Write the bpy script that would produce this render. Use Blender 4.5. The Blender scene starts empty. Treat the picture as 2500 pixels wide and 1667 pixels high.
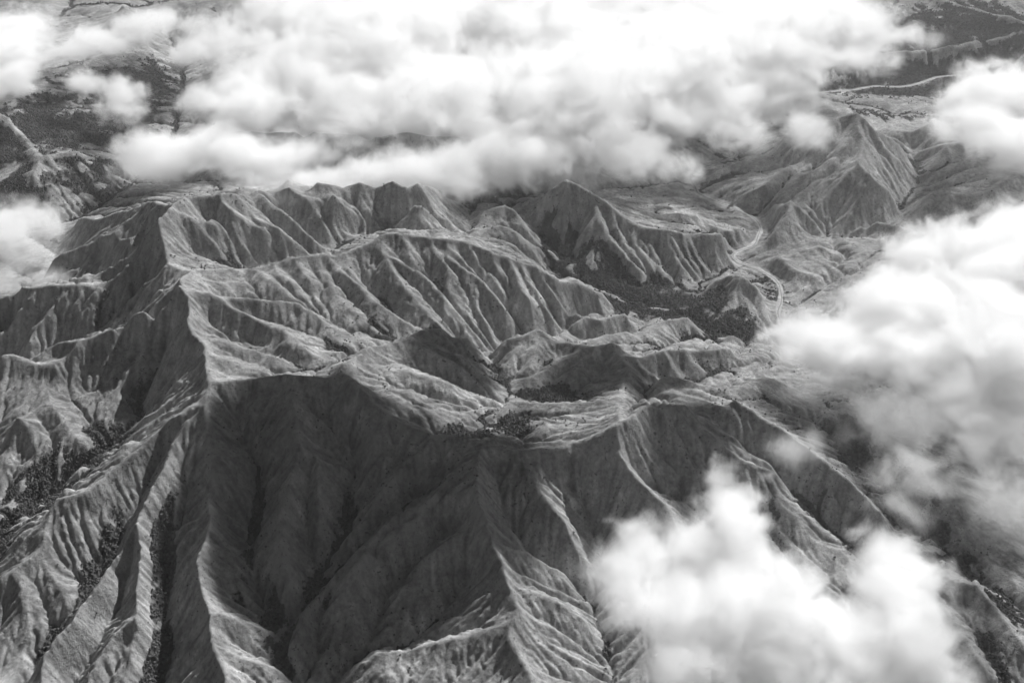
import bpy, math, random, heapq
import numpy as np
from mathutils import Vector

SC = bpy.context.scene
COL = SC.collection
R = math.radians

# ------------------------------------------------------------------ camera
cam_data = bpy.data.cameras.new('camera')
cam = bpy.data.objects.new('camera', cam_data)
COL.objects.link(cam)
cam.location = (0.0, 0.0, 3000.0)
cam.rotation_euler = (R(90 - 31), 0.0, 0.0)
cam_data.sensor_width = 36.0
cam_data.lens = 36.0 * 2945.0 / 2500.0
cam_data.clip_start = 1.0
cam_data.clip_end = 60000.0
SC.camera = cam

# ------------------------------------------------------------------ sky, sun, exposure
SUN_AZ = 30.0          # degrees to the right of the view direction (+Y)
SUN_EL = 41.0
world = bpy.data.worlds.new('World')
SC.world = world
world.use_nodes = True
wn, wl = world.node_tree.nodes, world.node_tree.links
bg = wn['Background']
sky = wn.new('ShaderNodeTexSky')
sky.sky_type = 'NISHITA'
sky.sun_disc = False
sky.sun_elevation = R(SUN_EL)
sky.sun_rotation = R(SUN_AZ)
sky.altitude = 3000.0
sky.air_density = 0.35          # thin, clean mountain air
sky.dust_density = 0.0
grey = wn.new('ShaderNodeRGBToBW')          # the photograph is black and white: a neutral sky
wl.new(sky.outputs[0], grey.inputs[0])
wl.new(grey.outputs[0], bg.inputs['Color'])
bg.inputs['Strength'].default_value = 0.05

sun_data = bpy.data.lights.new('sun', 'SUN')
sun_data.energy = 5.0
sun_data.angle = R(0.6)
sun_data.color = (1.0, 1.0, 1.0)
sun = bpy.data.objects.new('sun', sun_data)
COL.objects.link(sun)
sun.location = (3000, 3000, 6000)
_s = Vector((math.sin(R(SUN_AZ)) * math.cos(R(SUN_EL)), math.cos(R(SUN_AZ)) * math.cos(R(SUN_EL)), math.sin(R(SUN_EL))))
sun.rotation_euler = _s.to_track_quat('Z', 'Y').to_euler()

SC.view_settings.view_transform = 'Standard'
SC.view_settings.look = 'None'
SC.view_settings.exposure = 0.5
SC.view_settings.gamma = 1.0
SC.view_settings.use_curve_mapping = False
SC.render.engine = 'CYCLES'
cy = SC.cycles
cy.use_denoising = True
cy.use_adaptive_sampling = True
cy.adaptive_threshold = 0.05
cy.adaptive_min_samples = 24
cy.max_bounces = 14
cy.diffuse_bounces = 1
cy.glossy_bounces = 1
cy.transmission_bounces = 0
cy.volume_bounces = 12
cy.transparent_max_bounces = 14
cy.volume_step_rate = 6.0
cy.volume_max_steps = 512
cy.caustics_reflective = False
cy.caustics_refractive = False

rng = np.random.default_rng(7)
random.seed(7)
SKEL = [
('r', [(-1493,5183,675),(-1542,5051,671),(-1589,4919,667),(-1581,4882,634),(-1565,4837,594),(-1548,4801,558),(-1538,4775,532),(-1504,4716,523),(-1448,4683,521),(-1393,4684,526),(-1398,4574,553),(-1416,4443,582),(-1388,4428,571),(-1338,4399,550),(-1323,4288,523),(-1306,4215,499),(-1232,4116,492),(-1195,3993,474),(-1167,3895,457)]),
('r', [(-1167,3895,457),(-1115,3889,453),(-1001,3922,447),(-930,3939,454),(-874,3940,461),(-814,3945,461),(-735,3932,447),(-698,3934,450),(-650,3945,461),(-627,3938,461),(-582,3848,433),(-525,3806,418),(-475,3765,403),(-408,3726,372),(-347,3698,363),(-305,3672,357),(-235,3676,354),(-164,3662,353),(-110,3628,350),(-41,3609,334),(52,3614,334),(139,3619,338),(228,3619,342),(271,3620,357),(321,3608,380),(339,3625,410),(392,3653,433),(429,3681,420),(470,3741,414),(521,3783,418),(571,3790,395),(631,3833,376),(669,3844,369),(691,3819,346),(731,3784,319),(780,3734,289),(850,3700,255),(923,3686,220),(1014,3677,198)]),
('r', [(321,3608,380),(372,3580,365),(421,3526,327),(458,3482,304),(497,3448,274),(557,3405,236),(568,3371,220),(640,3175,152),(700,2957,76)]),
('v', [(537,3739,372),(560,3702,327),(611,3655,274),(649,3599,220),(670,3553,182),(734,3421,129),(853,3102,30)]),
('v', [(398,3607,395),(431,3583,334),(487,3539,289),(560,3533,228),(637,3559,163)]),
('v', [(-189,3800,308),(-58,3934,274),(-34,4067,251),(-9,4241,229),(-63,4358,216),(-98,4477,205),(-65,4581,190),(19,4745,164),(194,4806,128),(337,5041,102),(456,5107,91),(578,5191,79),(661,5252,71)]),
('v', [(-301,3771,328),(-187,3747,323),(-56,3768,323),(63,3682,327),(168,3646,334)]),
('r', [(-670,4048,439),(-599,4196,414),(-548,4255,400),(-506,4291,394),(-424,4327,387),(-353,4330,370),(-273,4294,338),(-181,4275,303),(-95,4205,239)]),
('r', [(-506,4296,398),(-384,4409,383),(-293,4448,367),(-266,4425,336),(-187,4454,303),(-147,4446,252)]),
('v', [(-716,4199,397),(-685,4257,392),(-606,4300,372),(-536,4385,360),(-489,4454,346),(-394,4529,327),(-288,4592,300),(-219,4583,265),(-149,4528,230),(-114,4503,208)]),
('r', [(-1393,4684,526),(-1311,4737,501),(-1220,4794,482),(-1108,4833,480),(-985,4867,484),(-911,4895,486),(-849,4907,482),(-799,4913,483),(-738,4952,489),(-640,4992,509),(-616,5045,523),(-530,5069,528),(-449,5062,523),(-391,5063,514),(-276,5086,486),(-218,5080,473),(-107,5055,436),(-19,5062,408),(47,5053,380),(114,5071,362),(166,5039,329),(225,5027,301),(316,5060,275),(417,5086,227),(474,5125,167)]),
('r', [(-866,4875,472),(-783,4690,419),(-733,4599,383),(-679,4533,358)]),
('r', [(-831,4880,477),(-788,4816,463),(-685,4755,432),(-623,4681,401),(-555,4601,374),(-476,4547,350),(-406,4505,329)]),
('r', [(-634,4996,507),(-572,4929,468),(-515,4814,416),(-446,4713,375),(-387,4651,346),(-321,4569,312)]),
('r', [(-555,4900,467),(-440,4871,442),(-345,4798,392),(-300,4729,358)]),
('r', [(-384,5057,509),(-361,5004,462),(-315,4947,427),(-292,4902,401),(-296,4791,356),(-285,4695,321),(-306,4606,296)]),
('r', [(-302,4967,432),(-221,4930,403),(-141,4893,373),(-90,4830,326),(-19,4774,276),(10,4703,218)]),
('r', [(-19,5054,408),(3,5021,388),(17,4948,344),(54,4890,301),(96,4810,255),(124,4737,206)]),
('r', [(114,5063,362),(165,4998,300),(238,4938,233),(313,4925,172)]),
('v', [(-693,4837,436),(-624,4751,386),(-557,4701,365),(-503,4626,340),(-393,4526,324)]),
('v', [(-442,4917,458),(-415,4912,420),(-342,4879,373),(-321,4800,343)]),
('v', [(-63,4969,349),(-19,4912,289),(10,4824,247),(21,4751,190)]),
('v', [(-216,4996,434),(-158,4994,378),(-128,4915,329)]),
('r', [(-1303,4215,499),(-1225,4222,473),(-1130,4206,445),(-1009,4156,416),(-927,4114,405)]),
('r', [(-1359,4435,552),(-1275,4483,518),(-1097,4387,466),(-956,4312,434),(-849,4231,407)]),
('r', [(-1228,4063,481),(-1112,4057,448),(-1022,4029,429)]),
('r', [(-1183,4503,492),(-1026,4511,464),(-923,4533,452),(-853,4500,432),(-752,4437,406)]),
('v', [(-1292,4392,494),(-1150,4305,438),(-1004,4197,405),(-900,4140,396),(-777,4124,398)]),
('v', [(-1176,4459,470),(-976,4432,433),(-803,4371,407),(-715,4287,396)]),
('v', [(-1265,4579,496),(-1067,4594,465),(-898,4583,432),(-788,4500,401),(-712,4372,398)]),
('r', [(-1555,5042,668),(-1467,5026,604),(-1376,5082,560),(-1271,5124,525),(-1168,5153,503),(-1129,5185,510),(-1060,5181,440),(-990,5176,375),(-948,5178,347)]),
('v', [(-1446,4942,510),(-1350,4963,451),(-1286,4976,405),(-1192,5045,380),(-892,5225,359),(-801,5422,353),(-580,5557,320),(-303,5606,272),(-202,5710,242)]),
('r', [(-1493,5183,675),(-1403,5226,643),(-1324,5294,615),(-1286,5311,576),(-1227,5283,523),(-1153,5188,498)]),
('r', [(-1334,5337,596),(-1299,5437,536),(-1246,5494,552),(-1190,5543,505),(-1121,5576,541),(-1053,5613,482),(-981,5634,529),(-869,5668,475),(-776,5651,530),(-696,5700,471),(-596,5617,562),(-534,5598,514),(-475,5537,499),(-418,5575,404),(-326,5617,333),(-279,5607,287)]),
('r', [(-1113,5570,535),(-984,5462,482),(-903,5403,424),(-829,5397,367)]),
('r', [(-892,5476,585),(-838,5489,495),(-766,5490,409),(-691,5492,347)]),
('v', [(-1494,5181,604),(-1435,5176,541),(-1389,5188,515)]),
('v', [(-1141,5466,472),(-1055,5376,412),(-907,5265,347)]),
('v', [(-202,5715,239),(-234,5940,225),(-215,6164,216),(-66,6165,206),(64,6020,187),(147,5880,150),(228,5727,114),(316,5651,97)]),
('r', [(-201,5674,251),(-147,5831,266),(-38,5862,298),(12,5819,281),(69,5756,229),(111,5743,180)]),
('r', [(-222,5589,272),(-53,5633,283),(11,5620,258),(68,5600,214),(134,5615,153),(184,5635,113)]),
('r', [(88,5944,260),(147,5943,306),(222,5962,362),(297,5982,399),(356,5964,379),(440,5935,337),(497,5904,315),(521,5868,295),(569,5819,263),(641,5776,237),(689,5748,224),(805,5745,211),(897,5746,201),(867,5767,191),(978,5769,162),(1039,5790,161),(1131,5833,135),(1197,5874,44)]),
('r', [(297,5960,390),(279,5893,320),(254,5859,262),(187,5823,187)]),
('r', [(438,5872,293),(418,5782,235),(351,5743,180),(335,5709,105)]),
('r', [(451,5786,242),(550,5622,167),(625,5517,112),(656,5483,75)]),
('r', [(639,5748,224),(717,5657,149),(782,5531,77)]),
('v', [(374,5915,264),(356,5841,188),(328,5736,110)]),
('v', [(184,5638,104),(301,5475,89),(455,5367,74),(607,5278,60),(802,5261,51),(934,5357,44),(999,5602,34),(1170,5741,17)]),
('v', [(636,5163,63),(869,5167,51),(950,5065,45),(1120,4938,32)]),
('v', [(422,5471,82),(655,5459,70),(827,5484,56)]),
('r', [(753,6038,183),(839,6032,178),(918,6044,170),(1020,6079,145),(1060,6088,92)]),
('r', [(2085,7009,400),(1996,6987,388),(1902,6968,345),(1806,7019,285),(1713,7041,215),(1639,7074,150),(1579,7145,90),(1515,7202,40)]),
('r', [(2085,7009,400),(2128,6942,385),(2191,6890,325),(2307,6927,250),(2412,6973,160)]),
('r', [(2090,6987,398),(2078,6877,360),(2095,6771,322),(2051,6649,292),(2010,6512,275),(2045,6416,243),(2105,6370,185),(2201,6395,135)]),
('r', [(2010,6508,272),(1951,6467,231),(1865,6410,168),(1794,6321,80),(1750,6254,32)]),
('r', [(2008,6357,210),(1979,6290,114),(1860,6186,26)]),
('r', [(1442,6298,51),(1515,6208,132),(1572,6242,150),(1623,6208,113),(1724,6184,46)]),
('r', [(1572,6238,147),(1524,6098,97),(1448,5998,59),(1305,5940,11)]),
('r', [(1286,6553,24),(1399,6535,72),(1476,6525,117),(1558,6635,139),(1700,6799,160),(1853,6727,170)]),
('r', [(1273,6913,40),(1462,6980,95),(1562,6943,100),(1595,6822,120)]),
('r', [(2183,6144,46),(2321,6239,118),(2428,6383,160),(2586,6289,163),(2691,6319,179),(2796,6379,201),(2982,6537,240)]),
('r', [(2556,7133,95),(2706,7074,150),(2848,7077,180),(3076,7185,200)]),
('v', [(2592,7355,80),(2518,7052,65),(2491,6819,59),(2340,6577,43),(2215,6319,32),(1949,6113,22),(1694,6150,14)]),
('r', [(2445,7429,105),(2591,7354,145),(2699,7402,180),(2776,7368,150)]),
('r', [(1921,6146,26),(2035,6137,78),(2159,6078,78),(2208,6045,45)]),
('r', [(1562,5850,13),(1666,5884,53),(1749,5851,17)]),
('r', [(1304,5741,17),(1421,5756,52),(1470,5654,34),(1574,5591,21)]),
('r', [(936,5357,49),(1031,5411,98),(1129,5340,152),(1224,5278,118),(1277,5204,70),(1307,5091,31)]),
('r', [(1171,6652,10),(1186,6577,43),(1235,6514,11)]),
('v', [(1003,4980,39),(1163,4878,32),(1337,4966,24)]),
('v', [(1393,7437,15),(1458,7329,15),(1337,7200,14),(1184,7103,12),(1112,7003,12),(1117,6814,10),(1165,6675,10),(1243,6566,8),(1371,6439,6),(1417,6334,5),(1436,6232,4),(1360,6053,3),(1257,5958,2),(1205,5901,2),(1236,5829,0),(1273,5792,0),(1338,5735,-2),(1413,5552,-3),(1347,5293,-3),(1332,5131,-4),(1452,4938,-5),(1624,4757,-6)]),
('v', [(1393,7437,15),(1486,7773,16),(1808,8260,18),(2111,8486,20),(2249,8486,20),(2527,8548,22),(2682,8614,23),(2913,8612,24),(3036,8679,25),(3206,8818,26),(3358,8851,27),(3440,8776,28),(3814,8699,30)]),
('v', [(2261,8292,30),(2556,8135,40),(2706,7895,60)]),
('r', [(-78,4517,221),(-23,4534,251),(73,4526,271),(116,4593,284),(170,4527,259),(237,4487,263),(303,4450,262),(426,4450,254),(468,4382,256),(573,4426,253),(663,4497,241),(763,4526,231),(849,4542,213),(984,4587,186)]),
('r', [(-43,4369,221),(59,4435,239),(169,4500,255)]),
('r', [(84,4285,224),(199,4378,243),(303,4443,258)]),
('r', [(468,4382,256),(495,4303,251),(476,4226,254),(409,3988,319),(394,3949,334),(409,3855,372),(393,3668,429)]),
('r', [(-58,3942,275),(-8,4031,283),(79,3994,293),(184,3964,306),(277,3955,319),(394,3949,334)]),
('v', [(544,4113,251),(579,4258,217),(597,4332,209),(701,4334,199),(808,4370,184),(899,4480,171),(1007,4625,146),(1107,4869,48)]),
('v', [(-9,4215,230),(43,4175,233),(158,4095,247),(228,4241,229),(289,4150,242)]),
('v', [(-58,3921,275),(63,3727,323),(176,3721,342)]),
('r', [(583,4189,255),(672,4228,252),(781,4206,251),(873,4165,247),(1024,4270,209),(1131,4287,182)]),
('r', [(212,4719,181),(342,4891,176),(413,4842,175),(530,4934,168),(557,4891,146)]),
('r', [(277,4593,207),(424,4698,193),(533,4719,181)]),
('r', [(596,4766,152),(715,4919,138),(860,4997,114),(879,4960,97)]),
('v', [(193,4778,132),(397,4800,149),(570,4861,121),(647,5098,70)]),
('v', [(446,4529,221),(630,4619,182),(832,4888,97),(1008,4957,65)]),
('r', [(877,3971,327),(998,3892,274),(1128,3792,228),(1262,3654,175),(1376,3524,122)]),
('r', [(1399,4225,156),(1487,4081,131),(1617,3923,91),(1721,3697,42)]),
('r', [(876,3802,220),(1030,3741,167),(1170,3637,129),(1296,3547,84)]),
('r', [(1528,3199,84),(1617,3166,85),(1677,3066,46),(1716,2924,15)]),
('r', [(1380,3243,91),(1488,3046,46),(1552,2840,8)]),
('v', [(1178,4171,182),(1253,4149,156),(1376,3958,106),(1516,3775,61),(1628,3533,15),(1742,3310,-8),(1870,3085,-30)]),
('v', [(962,3804,160),(1141,3620,84),(1262,3451,46),(1381,3200,15),(1478,2887,-23)]),
('v', [(1529,4434,91),(1740,4215,68),(1928,3977,30),(2001,3698,0)]),
('v', [(1568,4930,0),(1765,4579,-4),(2084,4420,-8)]),
('r', [(-1544,5056,669),(-1598,5092,652),(-1714,5145,600),(-1761,5125,553),(-1826,5124,509),(-1983,5236,433),(-2057,5239,360),(-2173,5264,313),(-2255,5253,267)]),
('r', [(-1587,4910,660),(-1720,4925,518),(-1840,4960,460),(-1980,4994,378),(-2096,5022,279)]),
('r', [(-1598,5092,652),(-1732,5286,580),(-1819,5359,529),(-1948,5443,448),(-2096,5522,359),(-2247,5672,305)]),
('v', [(-1698,5081,505),(-1874,5161,416),(-2030,5230,331),(-2178,5222,257)]),
('v', [(-1709,4938,431),(-1882,4985,341),(-2030,5007,287),(-2182,5137,255)]),
('r', [(-2368,4877,283),(-2319,4872,303),(-2214,4855,329),(-2102,4839,358),(-2009,4827,373),(-1872,4815,363),(-1786,4821,380),(-1677,4833,454),(-1583,4803,509),(-1526,4753,528)]),
('r', [(-2009,4827,373),(-2079,4737,305),(-2142,4662,251),(-2161,4579,194),(-2142,4528,168)]),
('r', [(-2102,4839,358),(-2201,4805,307),(-2282,4729,236),(-2320,4690,192)]),
('r', [(-1806,4815,375),(-1750,4735,322),(-1740,4716,308)]),
('r', [(-1511,4716,523),(-1579,4674,460),(-1658,4670,391),(-1688,4662,364)]),
('v', [(-1576,4757,478),(-1671,4787,415),(-1711,4705,339),(-1797,4664,298),(-1862,4628,266),(-2007,4623,232),(-2132,4534,156),(-2314,4629,118)]),
('v', [(-2305,4868,222),(-2290,4664,159)]),
('r', [(-1416,4443,582),(-1460,4433,538),(-1547,4430,480),(-1597,4423,445),(-1685,4424,398),(-1766,4404,356),(-1833,4397,345),(-1933,4405,328),(-1992,4400,288),(-2017,4342,269),(-2060,4323,285),(-2102,4339,302),(-2159,4315,305)]),
('r', [(-2058,4317,284),(-1999,4294,279),(-1908,4280,280),(-1869,4306,284),(-1833,4373,343)]),
('r', [(-1869,4306,284),(-1813,4268,238),(-1775,4203,194)]),
('r', [(-1512,4478,444),(-1508,4455,380),(-1550,4353,332),(-1563,4271,283)]),
('r', [(-1682,4439,319),(-1631,4382,291)]),
('v', [(-1427,4486,486),(-1451,4425,405),(-1465,4373,359),(-1484,4281,300),(-1548,4128,220)]),
('v', [(-1590,4344,315),(-1579,4221,260),(-1548,4128,220),(-1514,4037,201),(-1576,3966,182),(-1645,3879,160),(-1717,3807,137),(-1770,3747,114),(-1840,3678,91),(-1884,3580,68),(-1924,3517,53),(-2000,3445,30)]),
('r', [(-1875,4073,228),(-1754,3946,171),(-1706,3896,156)]),
('r', [(-1980,3977,243),(-1934,3957,198),(-1884,3908,156)]),
('r', [(-1980,3977,243),(-2004,3930,182),(-2010,3841,137)]),
('r', [(-1149,3766,437),(-1217,3787,407),(-1309,3754,357),(-1383,3680,306),(-1443,3619,278),(-1484,3568,260),(-1512,3522,247),(-1552,3481,239),(-1618,3463,230),(-1665,3462,214),(-1674,3411,182),(-1668,3280,148),(-1691,3234,141),(-1743,3197,125),(-1778,3151,110)]),
('r', [(-1468,3714,285),(-1521,3644,243),(-1605,3634,201),(-1665,3577,171)]),
('r', [(-1668,3280,148),(-1615,3209,114),(-1507,3066,61)]),
('r', [(-1739,3188,125),(-1669,3076,76),(-1621,2998,30)]),
('v', [(-1321,3687,293),(-1359,3601,243),(-1397,3498,201),(-1432,3449,176),(-1428,3375,156),(-1458,3288,125),(-1474,3177,95),(-1494,3068,67),(-1541,2995,42),(-1570,2927,21),(-1595,2817,0)]),
('r', [(-1167,3895,457),(-1160,3854,441),(-1149,3766,437),(-1227,3705,384),(-1271,3614,338),(-1277,3516,308),(-1306,3413,277),(-1322,3346,260),(-1340,3262,236),(-1388,3196,205),(-1395,3124,182),(-1416,3061,161),(-1439,3008,141),(-1449,2936,123),(-1492,2882,106),(-1512,2827,91),(-1503,2753,68)]),
('v', [(-1279,3242,205),(-1323,3199,163),(-1350,3143,125),(-1347,3073,95),(-1381,3004,65),(-1400,2934,38),(-1431,2870,15),(-1452,2817,0)]),
('r', [(-1319,3333,255),(-1303,3260,237),(-1275,3177,214),(-1255,3097,192),(-1258,3057,181),(-1228,3006,173),(-1226,2945,161),(-1283,2905,131),(-1321,2865,108),(-1348,2825,85),(-1372,2760,61)]),
('r', [(-1226,2945,161),(-1211,2894,133),(-1232,2847,103),(-1232,2760,61)]),
('v', [(-1193,3511,304),(-1215,3412,255),(-1226,3345,198),(-1237,3257,144),(-1215,3173,106),(-1203,3080,72),(-1185,2986,42),(-1158,2913,19),(-1149,2817,0)]),
('r', [(-1149,3766,437),(-1123,3654,397),(-1091,3576,366),(-1073,3505,340),(-1083,3418,313),(-1064,3348,298),(-1041,3290,283),(-1062,3169,245),(-1068,3102,226),(-1034,3016,203),(-1006,2954,184),(-986,2878,165),(-950,2804,146),(-913,2745,129),(-896,2709,116)]),
('r', [(-995,2927,179),(-934,2947,144),(-848,2953,99),(-806,2964,72)]),
('r', [(-950,2804,146),(-867,2812,106),(-760,2810,46)]),
('v', [(-1052,3760,361),(-948,3627,296),(-935,3516,236),(-937,3432,190),(-931,3341,152),(-916,3243,124),(-891,3157,97),(-836,3065,70),(-812,3026,59),(-777,2946,42),(-749,2874,27),(-712,2809,9)]),
('r', [(-834,3814,448),(-795,3651,404),(-787,3574,360),(-796,3501,330),(-801,3444,303),(-810,3336,261),(-802,3271,231),(-784,3199,193),(-767,3138,155),(-750,3079,116)]),
('r', [(-797,3656,394),(-729,3599,342),(-697,3508,296),(-677,3411,243),(-660,3336,198)]),
('v', [(-703,3787,395),(-643,3754,346),(-595,3725,308),(-584,3648,262),(-601,3566,222),(-604,3477,190),(-643,3390,144),(-676,3281,106),(-696,3204,80),(-715,3138,61),(-746,3081,50),(-771,2950,42)]),
('v', [(-763,3573,304),(-736,3421,236),(-730,3311,182),(-700,3256,122)]),
('r', [(-642,3586,251),(-621,3490,217),(-636,3402,171)]),
('r', [(-483,3715,388),(-528,3673,346),(-564,3651,304)]),
('r', [(-304,3655,359),(-347,3583,332),(-411,3505,306),(-490,3421,271),(-537,3372,246),(-569,3339,223),(-582,3338,199)]),
('v', [(-312,3556,274),(-379,3502,243),(-462,3436,201),(-533,3385,156),(-599,3349,128),(-662,3341,112)]),
('r', [(-204,3483,330),(-237,3454,316),(-319,3394,286),(-397,3381,268),(-452,3353,248),(-508,3287,217),(-567,3255,195),(-607,3205,166),(-630,3162,147),(-665,3086,117),(-693,3037,93),(-731,2884,56)]),
('r', [(-128,3396,340),(-202,3417,310),(-284,3350,264),(-369,3284,226),(-430,3269,204),(-483,3229,181),(-550,3176,149),(-594,3115,119),(-619,3042,88)]),
('v', [(-306,3421,236),(-373,3392,201),(-456,3353,161),(-537,3289,114),(-589,3241,91),(-637,3169,68),(-665,3080,52),(-685,2813,4)]),
('r', [(-110,3626,351),(-119,3505,356),(-122,3400,351),(-118,3306,328),(-97,3242,304),(-80,3170,281),(-53,3138,268),(-26,3082,247),(-16,3033,230),(5,2998,213),(21,2934,192),(-7,2880,171),(0,2822,156),(65,2706,118)]),
('r', [(-125,3245,252),(-251,3224,207),(-311,3202,169),(-344,3180,131),(-387,3143,93)]),
('v', [(-223,3336,219),(-312,3293,162),(-377,3233,105),(-417,3167,71),(-455,3086,46),(-507,2917,23),(-605,2817,0)]),
('v', [(-142,3195,175),(-196,3143,114),(-247,3058,72),(-409,2905,34)]),
('r', [(-13,2874,158),(-202,2880,106),(-364,2877,72),(-497,2833,34)]),
('v', [(-52,3561,306),(-34,3436,238),(0,3389,204),(67,3314,150),(134,3266,112),(218,3241,76),(273,3169,44),(321,3001,14),(338,2833,-17)]),
('r', [(17,3595,331),(69,3504,285),(124,3416,239),(185,3368,207),(213,3324,171),(218,3264,114)]),
('v', [(259,3590,300),(275,3518,247),(302,3457,186),(312,3408,141),(314,3269,87),(288,3176,57)]),
('r', [(-54,3160,249),(22,3196,217),(104,3212,167),(176,3215,114)]),
('r', [(0,3020,199),(74,3028,171),(154,3035,129),(237,3023,68)]),
('r', [(-2641,6182,326),(-2671,6388,350),(-2508,6528,335),(-2390,6502,290),(-2250,6378,216)]),
('r', [(-2671,6388,350),(-3065,6975,360),(-3479,7280,380)]),
('v', [(-2614,5854,183),(-2364,5977,198),(-2290,6112,209),(-2185,6406,229),(-2103,7054,250),(-2159,7514,268),(-2280,8105,290),(-2407,8594,310),(-2658,9140,330)]),
('v', [(-2943,5516,160),(-2636,5544,170),(-2311,5221,200),(-2263,5449,195),(-2614,5854,183)]),
('r', [(-3338,7611,400),(-2906,7946,400),(-2625,8464,410),(-2956,9159,450)]),
('r', [(-1796,6849,330),(-1856,7670,380),(-1739,8242,420),(-1380,9013,460)]),
('v', [(-2110,7306,262),(-1760,7128,275),(-1586,7608,290),(-1758,7985,330)]),
('r', [(-1183,6528,330),(-1121,6975,360),(-801,7611,400)]),
('v', [(-831,6526,280),(-255,7105,230),(384,7095,180),(892,7006,80)]),
('r', [(-263,7419,330),(274,7816,330),(674,7614,260),(1058,7362,130)]),
('r', [(1997,8837,140),(2608,8841,170),(3260,8977,190),(3892,9183,190)]),
('v', [(2740,8701,75),(3439,8991,90),(3837,8797,90)]),
('r', [(3400,10079,330),(3851,9380,260),(4196,9020,240)]),
('r', [(804,9498,420),(2159,9864,420)]),
('s', [(-1381,5101,550),(-1327,5095,506),(-1254,5065,448),(-1199,5056,399)]),
('s', [(-1274,5133,521),(-1203,5122,477),(-1133,5117,422),(-1092,5113,382)]),
('s', [(-1469,5036,600),(-1399,5008,541),(-1326,4977,492),(-1284,4982,433)]),
('s', [(-1169,5157,501),(-1096,5125,434),(-1028,5130,373)]),
('r', [(-1404,5229,641),(-1337,5170,608),(-1256,5139,554)]),
('r', [(-1263,5492,540),(-1153,5380,520),(-1062,5312,476),(-958,5241,418),(-901,5230,365)]),
('g', [(-1266,5358,563),(-1159,5302,481),(-1064,5247,424)]),
('g', [(-1105,5384,543),(-1008,5345,452),(-925,5308,377)]),
('g', [(-1426,5044,556),(-1357,5019,487),(-1251,5019,397)]),
('g', [(-1327,5081,537),(-1227,5069,437),(-1159,5068,380)]),
('s', [(-1088,4842,473),(-1029,4755,432),(-967,4696,392)]),
('s', [(-985,4867,480),(-942,4794,443),(-904,4748,404)]),
('s', [(-1173,4804,477),(-1092,4724,449),(-1014,4662,427)]),
('g', [(-1036,4822,468),(-974,4757,422),(-917,4683,392)]),
('s', [(-756,4912,477),(-716,4782,433),(-637,4672,382)]),
('g', [(-787,4794,443),(-722,4694,401),(-645,4608,370)]),
('s', [(-516,5068,520),(-473,4958,470),(-441,4885,443)]),
('s', [(-326,5063,498),(-274,5021,454),(-200,4959,404),(-157,4934,384)]),
('s', [(-218,5076,467),(-158,5001,415),(-84,4937,366),(-41,4887,319)]),
('s', [(-107,5049,431),(-55,4979,377),(-19,4928,338)]),
('s', [(47,5046,375),(91,4958,331),(148,4892,275),(206,4840,213)]),
('s', [(166,5032,324),(224,4978,278),(283,4953,224),(344,4954,173)]),
('s', [(240,5028,292),(299,4996,243),(377,5027,183)]),
('g', [(77,5026,360),(135,4948,294),(193,4896,223)]),
('g', [(-260,5030,466),(-200,4947,394),(-112,4845,318)]),
('g', [(-506,5012,474),(-507,4910,430),(-480,4806,388)]),
('s', [(-832,5483,574),(-763,5510,486),(-674,5510,400),(-617,5530,329)]),
('s', [(-716,5492,587),(-653,5505,496),(-581,5526,401),(-522,5547,330)]),
('s', [(-587,5524,589),(-552,5521,498),(-502,5539,412),(-443,5561,340)]),
('g', [(-781,5505,564),(-704,5523,454),(-630,5522,359)]),
('g', [(-641,5514,577),(-595,5539,455),(-522,5558,351)]),
('s', [(222,5957,360),(213,5909,295),(171,5864,232),(147,5870,174)]),
('s', [(356,5963,371),(372,5906,305),(388,5861,252)]),
('s', [(520,5858,290),(557,5756,229),(593,5656,168),(637,5569,121)]),
('s', [(584,5797,255),(637,5706,198),(682,5623,139),(719,5549,86)]),
('s', [(805,5740,209),(841,5657,149),(883,5566,86)]),
('s', [(896,5741,199),(934,5675,141),(961,5601,86)]),
('g', [(543,5807,250),(589,5707,179),(616,5604,121)]),
('g', [(747,5741,199),(776,5658,131),(810,5566,86)]),
('g', [(257,5991,340),(231,5915,264)]),
('s', [(808,5758,195),(853,5682,131),(915,5606,69)]),
('s', [(926,5759,176),(971,5680,104),(1017,5622,52)]),
('s', [(1038,5781,160),(1098,5751,87),(1132,5727,43)]),
('s', [(1999,6995,380),(1931,6903,310),(1850,6801,250),(1775,6728,200)]),
('s', [(2005,6751,330),(1921,6678,280),(1826,6632,220),(1726,6591,138)]),
('s', [(2097,6776,320),(2177,6727,260),(2284,6727,180)]),
('s', [(2188,6877,320),(2258,6801,230),(2349,6798,130)]),
('s', [(2126,6929,380),(2160,6752,290),(2218,6632,200)]),
('s', [(1963,6482,234),(1834,6374,135),(1718,6288,56)]),
('s', [(2043,6406,238),(2092,6331,144),(2143,6267,56)]),
('s', [(1900,6955,340),(1804,6902,260),(1700,6898,170)]),
('g', [(2027,6929,340),(1922,6801,270),(1787,6679,170)]),
('g', [(1913,6452,218),(1818,6374,125)]),
('g', [(2147,6826,320),(2212,6728,220)]),
('s', [(2422,6362,160),(2350,6270,104),(2261,6175,51)]),
('s', [(2516,6320,159),(2427,6229,103),(2340,6145,55)]),
('s', [(2692,6319,174),(2593,6249,104),(2510,6186,65)]),
('s', [(2702,7061,150),(2599,6918,100),(2515,6808,64)]),
('s', [(2901,6680,200),(2727,6681,139),(2527,6614,98)]),
('s', [(2867,6849,190),(2725,6823,140),(2540,6773,79)]),
('s', [(2966,6475,208),(2797,6500,177)]),
('s', [(32,4471,257),(-9,4411,230)]),
('s', [(141,4496,258),(72,4360,231)]),
('s', [(371,4447,256),(285,4347,239),(230,4287,230)]),
('s', [(537,4402,252),(608,4352,220)]),
('s', [(648,4484,241),(710,4418,210)]),
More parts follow.
